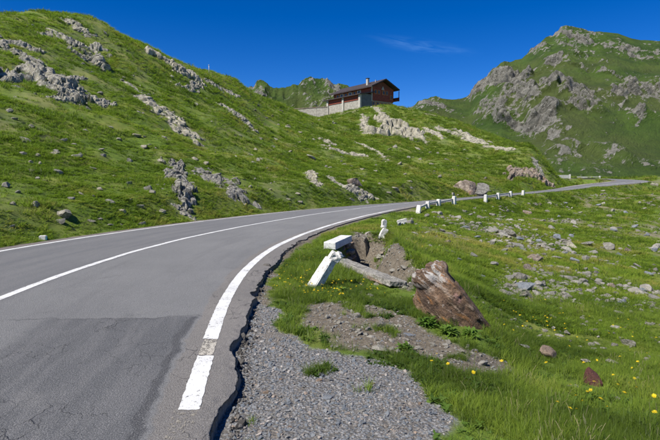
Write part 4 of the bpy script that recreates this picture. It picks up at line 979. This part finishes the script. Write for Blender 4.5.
def small_rock(name, loc, size, mat, parent=None, seed=0, sub=3, flat=(1, .8, .6), rot=(0, 0, 0)):
    v = stone_verts(seed, sub, 12, flat, .10) * size
    o = mesh_obj(name, v, ICO[sub][1], M[mat] if isinstance(mat, str) else mat, parent); o.location = loc; o.rotation_euler = rot; return o

# leaning broken post
b = ground_px(311, 287); top = at(333, 254, b[1] + .10)
ax = Vector(top) - Vector((b[0], b[1], b[2] - .05)); Q = ax.to_track_quat('Z', 'Y')
post = empty('leaning_post', (b[0] + .02, b[1], b[2] - .05), 0, 'broken white concrete guard post leaning in the grass by the road', 'post')
sh = rough_box('shaft', (.20, .16, ax.length * .92), M['white_paint'], post, taper=.86, rough=.012, chip=.05, seed=3, bevel=.008, break_top=.06)
sh.rotation_mode = 'QUATERNION'; sh.rotation_quaternion = Q @ Euler((0, 0, .45)).to_quaternion()
for k_, (f_, sz_, r_) in enumerate(((.90, (.17, .16, .12), (.3, .5, .2)), (.97, (.12, .11, .09), (.9, .3, 1.1)))):
    h_ = rough_box('broken_head', sz_, M['white_paint'], post, seed=42 + k_, rough=.03, chip=.06, bevel=.02); h_.location = ax * f_ + Vector((.02 + .03 * k_, 0, -.03)); h_.rotation_euler = r_
small_rock('rubble_piece', (-.13, -.03, .04), .075, 'white_paint', post, 51, 3); small_rock('rubble_piece', (-.06, -.10, .03), .05, 'concrete', post, 52, 3)

# parapet block on the culvert headwall
A0 = at(335.5, 242.7, 11.2); A1 = at(352, 235, 12.55)
dxy = Vector((A1[0] - A0[0], A1[1] - A0[1])); rzb = math.atan2(dxy.y, dxy.x); Lb = dxy.length
nrm = Vector((-dxy.y, dxy.x)).normalized()
blk = rough_box('parapet_block', (Lb, .30, .17), M['block_paint'], None, rough=.005, chip=.025, seed=9, bevel=.008)
blk.location = ((A0[0] + A1[0]) / 2 + nrm.x * .15, (A0[1] + A1[1]) / 2 + nrm.y * .15, A0[2] - .17); blk.rotation_euler = (0, 0, rzb)
tag(blk, 'whitewashed concrete parapet block on the culvert headwall', 'block')
hw = empty('culvert_headwall', (A0[0], A0[1], A0[2] - .9), rzb, 'rough stone headwall of a culvert under the whitewashed block', 'wall')
g = np.random.default_rng(77)
for row in range(4):
    xx = -.35
    while xx < Lb + .25:
        w_ = g.uniform(.16, .34)
        small_rock('stone', (xx + w_ / 2, .10 + g.normal() * .02, .63 - row * .17), w_ * .60, 'brown_stone' if g.random() < .6 else 'stone', hw, int(g.integers(1e6)), 3, (1, .75, .55), (g.normal() * .1, g.normal() * .1, 0))
        xx += w_
# long kerb slab lying across the trench
S0 = np.array(ground_px(339, 264)); S1 = np.array(ground_px(399, 289)); d = Vector(S1 - S0); 
sl = rough_box('kerb_slab', (d.length, .34, .09), M['stone'], None, rough=.03, chip=.10, seed=23, bevel=.01)
sl.rotation_euler = (Matrix.Rotation(math.atan2(d.y, d.x), 3, 'Z') @ Matrix.Rotation(-math.asin(d.z / d.length) , 3, 'Y') @ Matrix.Rotation(-.12, 3, 'X')).to_euler()
sl.location = Vector((S0 + S1) / 2) + Vector((0, .05, .02)); tag(sl, 'long weathered grey kerb slab lying beside the open trench', 'slab')
sl2 = small_rock('broken_slab', Vector(ground_px(378, 283)) + Vector((.05, 0, .01)), .42, 'brown_stone', None, 88, 4, (1, .35, .16), (0, .12, math.atan2(d.y, d.x))); tag(sl2, 'brown broken slab under the long kerb slab', 'slab')
st = small_rock('loose_stone', Vector(ground_px(383, 254)) + Vector((0, 0, .04)), .10, 'tan_rock', None, 90, 3); tag(st, 'pale loose stone on the bare earth bank', 'stone')

def guard_bits():
    p0 = Vector(ground_px(383.5, 229)); 
    u = empty('broken_post', p0, .4, 'broken white post standing upright at the top of the earth bank', 'post')
    s_ = rough_box('shaft', (.17, .13, .34), M['white_paint'], u, taper=.9, seed=31, chip=.05, rough=.012, break_top=.06); s_.rotation_euler = (.05, .06, 0)
    h_ = rough_box('rubble_piece', (.12, .11, .12), M['white_paint'], u, seed=61, rough=.03, chip=.06); h_.location = (-.08, -.05, .0); h_.rotation_euler = (.3, -.2, .5)
    p1 = Vector(ground_px(381, 238))
    u = empty('broken_post', p1, .2, 'broken white post stump tipped over on the earth bank', 'post')
    s_ = rough_box('shaft', (.17, .14, .33), M['white_paint'], u, taper=.9, seed=33, chip=.05, rough=.014, break_top=.05); s_.rotation_euler = (-.15, .55, 0)
    small_rock('rubble_piece', (-.06, -.02, .02), .06, 'concrete', u, 63, 3)
    p2 = Vector(ground_px(402, 225))
    u = empty('fallen_post', p2, .0, 'short white post fragment lying in the grass below the guard posts', 'post')
    s_ = rough_box('shaft', (.15, .15, .36), M['white_paint'], u, taper=.8, seed=35, chip=.06, rough=.015); s_.rotation_euler = (.2, 1.25, .15); s_.location = (-.17, 0, .08)
    small_rock('rubble_piece', (.05, -.04, .08), .09, 'concrete', u, 65, 3)
guard_bits()
def rail_run(px, heights, beams, label, group_labels):
    """white posts with beams between them"""
    T = [Vector(ground_px(u, v)) for u, v in px]; 
    for i, (p_, h) in enumerate(zip(T, heights)):
        e = empty('guard_post', p_ + Vector((0, 0, -.08)), 0, group_labels[i], 'post', 'white guard posts along the outer edge of the road')
        nx = T[min(i + 1, len(T) - 1)] - T[max(i - 1, 0)]; e.rotation_euler = (0, 0, math.atan2(nx.y, nx.x))
        s_ = rough_box('shaft', (.27, .22, h + .08), M['white_paint'], e, taper=.86, seed=200 + i * 7 + int(px[0][0]), chip=.03, rough=.008)
        if i == 0 and px[0][0] < 430: s_.rotation_euler = (.05, .30, 0)
        if i in beams and i + 1 < len(T):
            d_ = T[i + 1] - p_; bm_ = rough_box('beam', (d_.length - .14, .10, .075), M['concrete'], e, seed=300 + i, rough=.006, chip=.03)
            bm_.location = Vector((d_.length / 2, .06, h - .10)); bm_.rotation_euler = (0, -math.asin((d_.z + (heights[i + 1] - h)) / d_.length), 0)
            a_ = math.atan2(d_.y, d_.x) - e.rotation_euler[2]; bm_.location = Matrix.Rotation(a_, 3, 'Z') @ bm_.location; bm_.rotation_euler[2] = a_
rail_run([(418, 213.5), (427.6, 209), (438.5, 206), (454, 204.5)], [.40, .42, .40, .52], (0, 1, 2), '', ['leaning first post of the near white guard rail', 'second post of the near white guard rail', 'third post of the near white guard rail', 'tall last post of the near white guard rail, past its final beam'])
rail_run([(485.5, 202.5), (498, 199.5), (510.5, 197.2), (523, 196)], [.55, .50, .48, .48], (0, 1), '', ['first post of the far white guard rail, opposite the roadside boulder', 'second post of the far white guard rail', 'third post of the far white guard rail, ending its last beam', 'lone white guard post beyond the far rail'])
for (u0, u1, v_, Y_, lb) in ((557, 569, 180.2, 121, 'short grey guard wall inside the far road bend'), (577, 599, 179.3, 129.5, 'longer grey guard wall on the outside of the far road bend')):
    a0, a1 = at(u0, v_, Y_), at(u1, v_, Y_); e = empty('guard_wall', (a0[0], a0[1], max(hz(a0[0], a0[1]), -1.4) - .1), 0, lb, 'wall')
    n_ = max(2, int((a1[0] - a0[0]) / 2)); wl = (a1[0] - a0[0]) / n_
    for k in range(n_): box('wall_panel', (wl * (k + .5), 0, .42), (wl - .06, .3, .9), M['concrete'], e, .02)
    box('end_post', (a1[0] - a0[0] + .15, 0, .5), (.3, .36, 1.1), M['white_paint'], e, .02)
# kilometre stone
b = ground_px(43, 239.5); e = empty('distance_stone', (b[0], b[1], b[2] - .06), .25, 'small white and teal distance stone half sunk beside the road', 'marker')
rough_box('stone_body', (.17, .13, .17), M['white_paint'], e, seed=401, rough=.006, chip=.02); s_ = rough_box('painted_side', (.02, .12, .14), M['teal'], e, seed=402, rough=.001, chip=.004, bevel=.002); s_.location = (.088, 0, 0)

# ------------------------------------------------------------------ hero boulders
def sdf_rock(name, planes, size, mat, sub=6, seed=0, bumps=.035, strat=None, knobs=(), fold=0):
    """star-shaped rock: smooth intersection of half spaces plus rounded knobs, layered relief"""
    v, f = ICO[sub]; N_ = np.array([p[:3] for p in planes], float); N_ /= np.linalg.norm(N_, axis=1)[:, None]; D_ = np.array([p[3] for p in planes])
    q = v @ N_.T / D_[None]; q = np.clip(q, 1e-3, None); k = 26; r = 1 / (np.power(q, k).sum(1)) ** (1 / k)
    for kx, ky, kz, kr in knobs:
        c_ = np.array([kx, ky, kz]); bq = v @ c_; disc = bq**2 - (c_ @ c_ - kr * kr); r = np.where(disc > 0, np.maximum(r, bq + np.sqrt(np.clip(disc, 0, None))), r)
    P = v * r[:, None]
    if strat is not None:
        sd = np.array(strat, float); sd /= np.linalg.norm(sd); w = P @ sd
        lay = vnoise(w * 6 + .8 * fbm(P[:, 0] * 2, P[:, 1] * 2, P[:, 2] * 2, seed=seed), w * 0, None, seed + 2) + .6 * vnoise(w * 22 + .4 * fbm(P[:, 0] * 3, P[:, 1] * 3, P[:, 2] * 3, seed=seed + 1), w * 0, None, seed + 3)
        lay = np.sign(lay) * np.abs(lay) ** .6; P = P * (1 + bumps * 1.1 * lay)[:, None]
    P = P * (1 + bumps * 1.6 * fbm(P[:, 0] * 2.2, P[:, 1] * 2.2, P[:, 2] * 2.2, seed=seed + 5, octaves=5))[:, None]
    if fold:
        e1 = P[:, 0] * .62 + P[:, 2] * .25 + P[:, 1] * .5; P += v * (fold * (ridged(e1 * 3.6 + .35 * fbm(P[:, 0] * 2, P[:, 1] * 2, P[:, 2] * 2, seed=seed + 20), P[:, 2] * .7, seed=seed + 21, octaves=3) - .6))[:, None]
    P -= v * (bumps * .9 * sstep(.78, .95, ridged(P[:, 0] * 2.1 + P[:, 2], P[:, 1] * 2.1 - P[:, 2], seed=seed + 8, octaves=3)))[:, None]
    P += v * (.020 * fbm(P[:, 0] * 11, P[:, 1] * 14, P[:, 2] * 14, seed=seed + 12, octaves=3))[:, None]
    return mesh_obj(name, P * size, f, mat, smooth=True)
def boulder_mat():
    k = NT('rusty boulder'); c = k.coord('Object'); cs = k.mapping(c, (1, 1, 1), (0, math.radians(52), 0)); cs = k.mapping(cs, (4.2, 2.2, 1.0))
    n1 = k.noise(cs, 1.5, 7, .62, .6); n2 = k.noise(cs, 4.5, 7, .65, .3); n3 = k.noise(c, 40, 4, .6)
    col = k.mix(k.ramp(n1, .36, .62), (.070, .045, .030), (.215, .135, .082)); col = k.mix(k.ramp(n2, .50, .68), col, (.31, .23, .165))
    col = k.mix(k.ramp(k.noise(cs, 2.2, 5, .6, .8), .57, .70, 0, .8), col, (.36, .165, .055)); col = k.mix(k.ramp(n2, .42, .30, 0, .8), col, (.045, .030, .024))
    sp = k.n('ShaderNodeSeparateXYZ'); k.put(c, sp.inputs[0])
    lx = k.ramp(sp.outputs[0], -.02, -.14); lich = k.math('MULTIPLY', k.math('MULTIPLY', k.ramp(k.noise(cs, 2.6, 6, .75), .48, .56), k.ramp(sp.outputs[2], .0, .36)), lx)
    col = k.mix(lich, col, (.50, .48, .45)); col = k.mix(k.ramp(k.noise(c, 9, 5, .7), .66, .70, 0, .7), col, (.46, .42, .38))
    pk = k.n('ShaderNodeVectorMath'); pk.operation = 'DISTANCE'; k.put(c, pk.inputs[0]); pk.inputs[1].default_value = (.06, -.33, .02); col = k.mix(k.math('MULTIPLY', k.ramp(pk.outputs['Value'], .10, .03, 0, .8), k.ramp(k.noise(c, 14, 5, .7), .40, .58)), col, (.42, .24, .20))
    k.bump(k.math('ADD', k.math('MULTIPLY', n2, 1.0), k.math('ADD', k.math('MULTIPLY', n1, .7), k.math('MULTIPLY', n3, .3))), 1.0, .09); return k.fin(col, .82)
M['boulder'] = boulder_mat()
bb = ground_px(450, 322)
# a tall wedge: peak on the left, long back sloping down to the right
bo = sdf_rock('rusty_boulder', [(-1, -.15, .10, .36), (-.62, -.72, .30, .30), (.10, -1, .22, .31), (.77, -.12, .64, .165), (1, -.5, .1, .68), (.5, .8, .2, .40), (-.4, .9, .2, .38), (-.40, -.1, .9, .36), (0, 0, -1, .6), (.62, -.95, -.05, .47), (-.2, -.8, .75, .40)], 1.0, M['boulder'], 6, 55, .085, (.74, -.35, .58), [(-.13, -.08, .34, .115), (-.12, .0, .30, .13), (-.27, -.06, .20, .15)], .13)
bo.location = (bb[0] + .02, bb[1] + .28, bb[2] + .31); tag(bo, 'large rusty brown boulder streaked with white lichen at the edge of the shoulder', 'boulder')
rb = ground_px(470, 195)
b2 = sdf_rock('roadside_boulder', [(-.8, -.3, .55, .55), (-.2, -1, .35, .42), (.55, -.9, .3, .5), (1, 0, .35, .75), (.3, .1, 1, .62), (-.5, .2, 1, .55), (0, 1, .2, .6), (0, 0, -1, .4), (-1, 0, 0, 1.05)], 1.0, M['tan_rock'], 5, 71, .07, (.6, .2, .7))
b2.scale = (rb[1] * 17 / FPX, rb[1] * 18 / FPX, rb[1] * 21 / FPX); b2.location = (rb[0] - 3.5 / FPX * rb[1], rb[1] + .9, rb[2] + .25); tag(b2, 'big tan boulder standing beside the road opposite the far guard rail', 'boulder')
b3 = small_rock('roadside_boulder', (rb[0] + 12.5 / FPX * rb[1], rb[1] + .9, rb[2] + .25), rb[1] * 11 / FPX, 'dark_rock', None, 905, 4, (.85, .9, 1.15), (.1, .35, .4)); tag(b3, 'grey rock wedged against the big tan roadside boulder', 'boulder')
b4 = ground_px(355, 186); o = small_rock('brown_boulder', (b4[0], b4[1] + .3, b4[2] + .22), b4[1] * 13 / FPX, 'tan_rock', None, 911, 4, (1, .75, .6), (0, .45, .1)); tag(o, 'reddish brown boulder on the slope above the road bend', 'boulder')

# ------------------------------------------------------------------ stones that can be told apart
NAMED = [  # pixel, width in px, material, label, height factor
    ((551, 360), 27, 'brown_stone', 'brown flat topped stone in the grass below the rusty boulder', 1.5),
    ((594, 386), 25, 'red_stone', 'dark red speckled stone in the long grass', 2.0),
    ((60, 217), 27, 'grey_rock', 'broad lichen covered stone on the bank behind the distance stone', 1.0),
    ((58, 223), 14, 'stone', 'flat grey stone just under the broad lichen covered one', .8),
    ((265, 394), 8, 'brown_stone', 'pale brown pebble at the broken asphalt edge', 1.2),
    ((326, 399), 13, 'blue_stone', 'blue grey flat stone lying on the gravel', .7),
    ((205, 165), 9, 'pale_rock', 'pale block above the sloping slab outcrop', 1.0),
    ((537, 262), 26, 'tan_rock', 'largest pale slab on the stony slope below the road', .9),
    ((572, 248), 17, 'pale_rock', 'pale rounded stone in the middle of the stony slope', 1.1),
    ((525, 290), 28, 'blue_stone', 'dark slate block at the foot of the stony slope', .7),
    ((492, 232), 20, 'stone', 'long grey slab tilted on the slope below the guard rail', .5),
    ((591, 228), 10, 'pale_rock', 'pale square stone high on the stony slope', 1.1),
    ((602, 192), 7, 'pale_rock', 'pale stone standing alone near the far road', 1.0),
    ((654, 186), 9, 'pale_rock', 'pale stone on the grass beyond the far bend', .9),
    ((410, 336), 13, 'blue_stone', 'slate piece on the bare earth in front of the rusty boulder', .5),
]
for px, w_, mt_, lb, hf in NAMED:
    q_ = ground_px(px[0], px[1] + 5); mark_rock([q_[0]], [q_[1]], .1)
    place_stone('stone', px, w_, mt_, lb, None, None, .25, .30, 'stone', hf)
TONE = {'stone': 'grey', 'grey_rock': 'lichen grey', 'pale_rock': 'pale', 'blue_stone': 'slate blue', 'tan_rock': 'tan', 'brown_stone': 'brown'}
SHAPE = []
for me_ in STONES:
    co = np.array([v.co[:] for v in me_.vertices]); e_ = np.ptp(co, axis=0); SHAPE.append('flat' if e_[2] / e_[0] < .50 else ('low' if e_[2] / e_[0] < .62 else 'blocky'))
def many(spots, mats, where, group, hf=.9, sink=.3, marks=(), grow=1.0):
    for (u, v, w_) in spots:
        mt = random.choice(mats); i = random.randrange(10); size = 'small' if w_ < 7 else ('medium' if w_ < 10.5 else 'large')
        place = where
        if marks:
            dm, ph = min((math.hypot(u - a_, 1.6 * (v - b_)), ph_) for a_, b_, ph_ in marks)
            if dm < 34: place = ph
        place_stone('stone', (u, v), w_ * grow, mt, f'{size} {SHAPE[i]} {TONE[mt]} stone {place}', group, i, .4, sink, 'stone', hf)
HILLM = [(60, 217, 'near the broad lichen covered stone'), (180, 190, 'beside the dark overhanging outcrop'), (228, 188, 'beside the sloping slab outcrop'), (43, 239, 'above the distance stone'), (85, 102, 'below the low row of grey blocks'), (172, 122, 'beside the long diagonal slab'), (20, 80, 'below the wide grey crag')]
CABM = [(355, 180, 'near the reddish brown boulder'), (314, 180, 'near the pale upright slab over the bend'), (395, 130, 'below the broad crag of the knoll'), (470, 186, 'near the big tan roadside boulder'), (240, 115, 'by the broken grey band on the ridge'), (326, 141, 'near the pale patch halfway up')]
SLOM = [(537, 262, 'beside the largest pale slab'), (572, 248, 'beside the pale rounded stone'), (525, 290, 'beside the dark slate block'), (492, 232, 'near the long tilted slab'), (591, 228, 'near the pale square stone'), (436, 215, 'below the near guard rail'), (500, 206, 'below the far guard rail'), (630, 296, 'in the scree low on the slope'), (602, 192, 'near the lone pale stone by the far road'), (385, 240, 'near the earth bank')]
GRAM = [(326, 399, 'beside the blue grey flat stone'), (245, 380, 'by the broken asphalt edge'), (300, 345, 'where gravel meets the grass')]
many([(74, 157, 9), (53, 155, 9), (37, 157, 6), (22, 155, 7), (30, 163, 7), (39, 164, 6), (23, 141, 10), (29, 171, 8), (4, 187, 9), (16, 193, 7), (57, 174, 9), (70, 199, 7), (98, 190, 8), (108, 202, 9), (121, 212, 9), (127, 184, 6), (113, 177, 7), (137, 138, 8), (142, 148, 9), (146, 190, 10), (152, 194, 8), (161, 163, 10), (81, 195, 6), (45, 181, 5), (12, 205, 6), (90, 222, 8), (99, 220, 6), (138, 207, 7), (162, 213, 7), (62, 141, 6), (195, 160, 8), (100, 150, 5), (84, 131, 6), (73, 145, 5), (8, 112, 7), (14, 120, 6), (30, 128, 6), (22, 143, 7), (110, 128, 7), (118, 140, 6), (93, 169, 6), (72, 230, 6), (34, 206, 8), (140, 225, 7), (110, 226, 6)],
     ['stone', 'grey_rock', 'pale_rock'], 'in the turf of the hillside above the road', 'stones on the lower hillside', .9, .34, HILLM, 1.35)
many([(272, 100, 5), (287, 128, 6), (300, 133, 5), (311, 159, 10), (286, 170, 6), (262, 160, 5), (298, 195, 6), (288, 200, 5), (250, 188, 5), (270, 190, 5), (362, 170, 5), (380, 185, 5), (396, 192, 9), (389, 194, 6), (400, 165, 5), (410, 182, 5), (420, 160, 5), (405, 175, 5), (432, 165, 6), (418, 150, 6), (345, 165, 5), (330, 168, 5), (375, 172, 5), (395, 148, 6), (440, 178, 6), (352, 201, 6), (377, 200, 6), (300, 203, 6), (275, 140, 6), (255, 150, 5), (446, 160, 5), (290, 152, 5)],
     ['pale_rock', 'grey_rock'], 'on the grassy slope below the cabin', 'stones on the slope below the cabin', .9, .34, CABM, 1.3)
many([(558, 240, 11), (590, 246, 12), (512, 236, 14), (516, 248, 15), (554, 230, 10), (576, 228, 7), (575, 262, 11), (559, 260, 10), (587, 262, 10), (629, 252, 9), (529, 272, 16), (549, 250, 10), (496, 267, 11), (474, 257, 9), (493, 217, 9), (527, 214, 9), (508, 226, 7), (520, 240, 9), (505, 252, 8), (540, 243, 9), (565, 255, 8), (550, 268, 9), (520, 262, 9), (508, 280, 11), (540, 290, 12), (553, 296, 12), (512, 296, 10), (570, 280, 10), (585, 276, 11), (600, 284, 10), (614, 290, 12), (630, 284, 10), (645, 292, 12), (655, 300, 13), (608, 298, 10), (624, 304, 11), (640, 308, 9), (580, 292, 9), (566, 300, 8), (598, 272, 8), (612, 266, 9), (640, 268, 8), (650, 276, 9), (620, 256, 8), (604, 240, 7), (616, 232, 7), (636, 228, 7), (648, 236, 7), (610, 218, 7), (580, 214, 6), (560, 218, 6), (544, 222, 7), (626, 214, 6), (644, 210, 6), (600, 206, 6), (490, 244, 8), (478, 238, 7), (465, 228, 7), (455, 222, 6), (470, 216, 6), (443, 232, 7), (436, 226, 6), (427, 234, 7), (448, 244, 8), (430, 247, 6), (415, 234, 6), (483, 278, 9), (460, 262, 8), (497, 290, 8), (656, 252, 8), (594, 254, 9), (536, 232, 8), (503, 212, 6), (515, 205, 5), (540, 206, 5), (565, 204, 5), (590, 199, 5), (628, 199, 5), (572, 238, 8), (525, 252, 8), (543, 276, 9), (560, 288, 8)],
     ['stone', 'grey_rock', 'stone', 'blue_stone', 'tan_rock'], 'on the stony slope below the road', 'stones strewn on the slope below the road', .85, .22, SLOM, 1.25)
many([(568, 335, 10), (587, 364, 15), (613, 364, 13), (622, 380, 11), (640, 382, 14), (525, 349, 12), (575, 389, 12), (617, 400, 9), (657, 403, 8), (605, 350, 8), (648, 362, 9), (540, 338, 8)],
     ['stone', 'grey_rock'], 'in the grass below the rusty boulder', 'stones in the grass below the rusty boulder', .75, .18, [(551, 360, 'beside the brown flat topped stone'), (594, 386, 'beside the dark red speckled stone')], 1.15)
many([(258, 392, 7), (300, 372, 8), (318, 382, 9), (345, 372, 8), (296, 402, 9), (362, 412, 10), (338, 425, 11), (290, 428, 8), (272, 415, 6), (384, 398, 8), (402, 420, 9), (270, 350, 6), (288, 358, 7), (312, 360, 7), (263, 330, 5), (320, 420, 12), (373, 385, 8), (280, 380, 6), (352, 395, 7), (304, 388, 7), (255, 432, 8), (420, 405, 7), (330, 368, 7), (275, 330, 5), (262, 366, 6)],
     ['blue_stone', 'stone', 'blue_stone', 'brown_stone'], 'in the shoulder gravel', 'larger stones in the gravel', .5, .26, GRAM, 1.0)

# ------------------------------------------------------------------ flowers and broad-leaved weeds
def flower_mesh(seed):
    g = np.random.default_rng(seed); V, F = [], []
    for ring, (n, r0, r1, z0, z1) in enumerate(((11, .003, .019, .004, .007), (9, .002, .013, .006, .011), (6, .001, .007, .008, .014))):
        for i in range(n):
            a = 6.283 * (i + .5 * ring) / n + g.normal() * .08; w = .28; b = len(V); rr = r1 * g.uniform(.85, 1.1)
            for q, rad, zz in ((-1, r0, z0), (1, r0, z0), (w, rr, z1), (-w, rr, z1)):
                aa = a + q * (.35 if rad == rr else .25); V.append((rad * math.cos(aa), rad * math.sin(aa), zz))
            F.append((b, b + 1, b + 2, b + 3))
    return V, F
def stem_mesh(h, seed):
    V, F = [], []; g = np.random.default_rng(seed); bx, by = g.normal(size=2) * .02
    for k in range(4):
        q = k / 3
        for i in range(4): a = i * 1.5708; V.append((bx * q * q + .0016 * math.cos(a), by * q * q + .0016 * math.sin(a), h * q))
    for k in range(3):
        for i in range(4): F.append((4 * k + i, 4 * k + (i + 1) % 4, 4 * k + 4 + (i + 1) % 4, 4 * k + 4 + i))
    return V, F, (bx, by)
FM = []
for i in range(4):
    o = mesh_obj('flower_head', *flower_mesh(i), M['yellow']); FM.append(o.data); bpy.data.objects.remove(o)
def dandelion(px, h, label, group, size=1.0):
    d_ = ray(*px); d_ = d_ / d_[1]; p_ = ground_px(px[0], px[1] + 6 if px[1] > 330 else px[1] + 3)
    e = empty('yellow_flower', p_, 0, label, 'flower', group)
    V, F, (bx, by) = stem_mesh(h, int(px[0])); mesh_obj('stem', V, F, M['stem'], e)
    o = bpy.data.objects.new('flower_head', random.choice(FM)); COL.objects.link(o); o.parent = e; o.location = (bx, by, h - .002); o.scale = (size,) * 3; o.rotation_euler = (random.uniform(.1, .6), random.uniform(-.5, .1), random.uniform(0, 6))
for px in [(581, 413), (572, 414), (569, 418), (573, 423), (600, 415), (586, 402), (625, 409), (649, 411), (657, 414), (544, 370), (497, 374), (591, 389), (476, 388), (552, 416), (639, 404), (608, 425), (655, 428)]:
    ph = min((math.hypot(px[0] - a_, px[1] - b_), t_) for a_, b_, t_ in ((594, 386, 'beside the dark red speckled stone'), (551, 362, 'beside the brown flat topped stone'), (574, 417, 'in the tight cluster in the long grass'), (640, 404, 'by the grey stones beyond the red stone'), (653, 418, 'low on the grass slope past the flower cluster'), (476, 388, 'in the grass at the end of the gravel')))[1]
    dandelion(px, random.uniform(.13, .2), 'yellow dandelion ' + ph, 'dandelions in the near grass', .95)
for px in [(430, 362), (447, 372), (474, 360), (431, 372)]: dandelion(px, .14, 'yellow dandelion by the bare earth in front of the rusty boulder', 'dandelions by the bare earth', .95)
def flower_field():
    FP = []
    for i in range(3):
        V, F = flower_mesh(20 + i); V = [(x, y, z + .09) for x, y, z in V]; o = proto('flower_tuft', V, F, M['yellow']); FP.append(o)
    g = np.random.default_rng(210); X, Y = [], []
    def put(u0, u1, v0, v1, n, c=.0):
        for _ in range(n):
            P = ground_px(g.uniform(u0, u1), g.uniform(v0, v1), 40); X.append(P[0]); Y.append(P[1])
    put(278, 312, 258, 292, 60); put(300, 345, 283, 300, 70); put(262, 282, 264, 296, 30); put(500, 560, 300, 335, 24); put(540, 640, 305, 345, 22); put(330, 385, 282, 296, 18); put(420, 520, 205, 240, 40); put(560, 660, 340, 400, 20); put(400, 470, 215, 260, 25)
    x, y = np.array(X), np.array(Y); s, t, zr = road_near(x, y); kp = t > W + .6; x, y = x[kp], y[kp]; m = len(x); z = height(x, y) + g.uniform(-.02, .05, m)
    sc = g.uniform(.55, .95, m)
    scatter('wildflowers', np.stack([x, y, z], 1), np.stack([g.normal(size=m) * .3, g.normal(size=m) * .3, g.uniform(0, 6.28, m)], 1), np.stack([sc] * 3, 1), g.integers(0, 3, m), g.uniform(size=m), FP, 'small yellow wildflowers sprinkled through the grass')
flower_field()
def weed(px, size, n, label, seed):
    g = np.random.default_rng(seed); p_ = ground_px(*px); e = empty('leafy_weed', p_, 0, label, 'plant', 'leafy weeds on the verge')
    V, F = [], []
    for i in range(n):
        a = g.uniform(0, 6.283); el = g.uniform(.35, 1.2); ln = size * g.uniform(.5, 1); wd = ln * g.uniform(.22, .34); r0 = size * .45 * math.sqrt(g.uniform()); a0 = g.uniform(0, 6.283)
        o0 = np.array([r0 * math.cos(a0), r0 * math.sin(a0), g.uniform(0, size * .35)]); dr = np.array([math.cos(a) * math.cos(el), math.sin(a) * math.cos(el), math.sin(el)]); sd = np.array([-math.sin(a), math.cos(a), g.normal() * .3]); b = len(V)
        for q, w_ in ((0, .15), (.35, 1), (.7, .8)):
            c_ = o0 + dr * ln * q - np.array([0, 0, ln * .45 * q * q]); V += [c_ + sd * wd * w_ * .5, c_ - sd * wd * w_ * .5]
        V.append(o0 + dr * ln - np.array([0, 0, ln * .45])); F += [(b, b + 1, b + 3, b + 2), (b + 2, b + 3, b + 5, b + 4), (b + 4, b + 5, b + 6)]
    mesh_obj('leaves', V, F, M['leaf'], e, True)
    for k in range(3): Vs, Fs, _ = stem_mesh(size * .6, seed + k); mesh_obj('stem', [(x + g.normal() * .0 + .03 * k - .03, y, z) for x, y, z in Vs], Fs, M['stem'], e)
for i, (px, sz, n, lb) in enumerate([((428, 326), .17, 150, 'bushy leafy weed at the left foot of the rusty boulder'), ((448, 334), .15, 130, 'leafy weed in front of the rusty boulder'), ((470, 336), .14, 120, 'leafy weed at the low end of the rusty boulder'), ((405, 350), .12, 90, 'low leafy weed on the bare earth'), ((340, 292), .13, 80, 'leafy weed beside the leaning post'), ((352, 256), .14, 70, 'weed growing at the mouth of the trench')]):
    weed(px, sz, n, lb, 1500 + i)

# ------------------------------------------------------------------ grass, after everything it has to keep clear of
grass_field('verge_grass', 'lush green grass growing along the verge and the near slope', 165000, 2.0, 15, -32, 56, 120, NEAR_T, lambda r: .44 + .046 * r, .8)
grass_field('slope_grass', 'short green grass covering the slope below the road', 120000, 12, 130, -6, 52, 130, FAR_T, lambda r: .34 + .022 * r, 2.5, .5)
grass_field('hill_grass', 'short tufted grass covering the hillside above the road', 200000, 8, 160, -50, 34, 140, FAR_T, lambda r: .36 + .029 * r, 3)

# ------------------------------------------------------------------ crumbs of asphalt along the broken edge
def crumbs():
    g = np.random.default_rng(310); n = 2600; s = g.uniform(-1, 13, n); t = W + .29 + np.abs(g.normal(size=n)) * .07
    P = road_pt(s, t); sc = .007 * np.exp(np.abs(g.normal(size=n)) * .7); z = np.minimum(height(P[:, 0], P[:, 1]), P[:, 2] - .02) + sc * .3
    k = NT('asphalt crumbs'); oi = k.n('ShaderNodeObjectInfo'); nn = k.noise(k.coord('Object'), 3, 5, .6); k.bump(nn, .6, .2); k.fin(k.mix(oi.outputs['Random'], (.06, .055, .05), (.20, .185, .165)), .9)
    pr = [proto('asphalt_crumb', stone_verts(1700 + i, 2, 10, (1, .85, .7), .12), ICO[2][1], k.m) for i in range(5)]
    scatter('asphalt_crumbs', np.stack([P[:, 0], P[:, 1], z], 1), g.uniform(0, 6.28, (n, 3)), np.stack([sc] * 3, 1), g.integers(0, 5, n), g.uniform(size=n), pr, 'crumbled asphalt bits along the broken road edge')
crumbs()
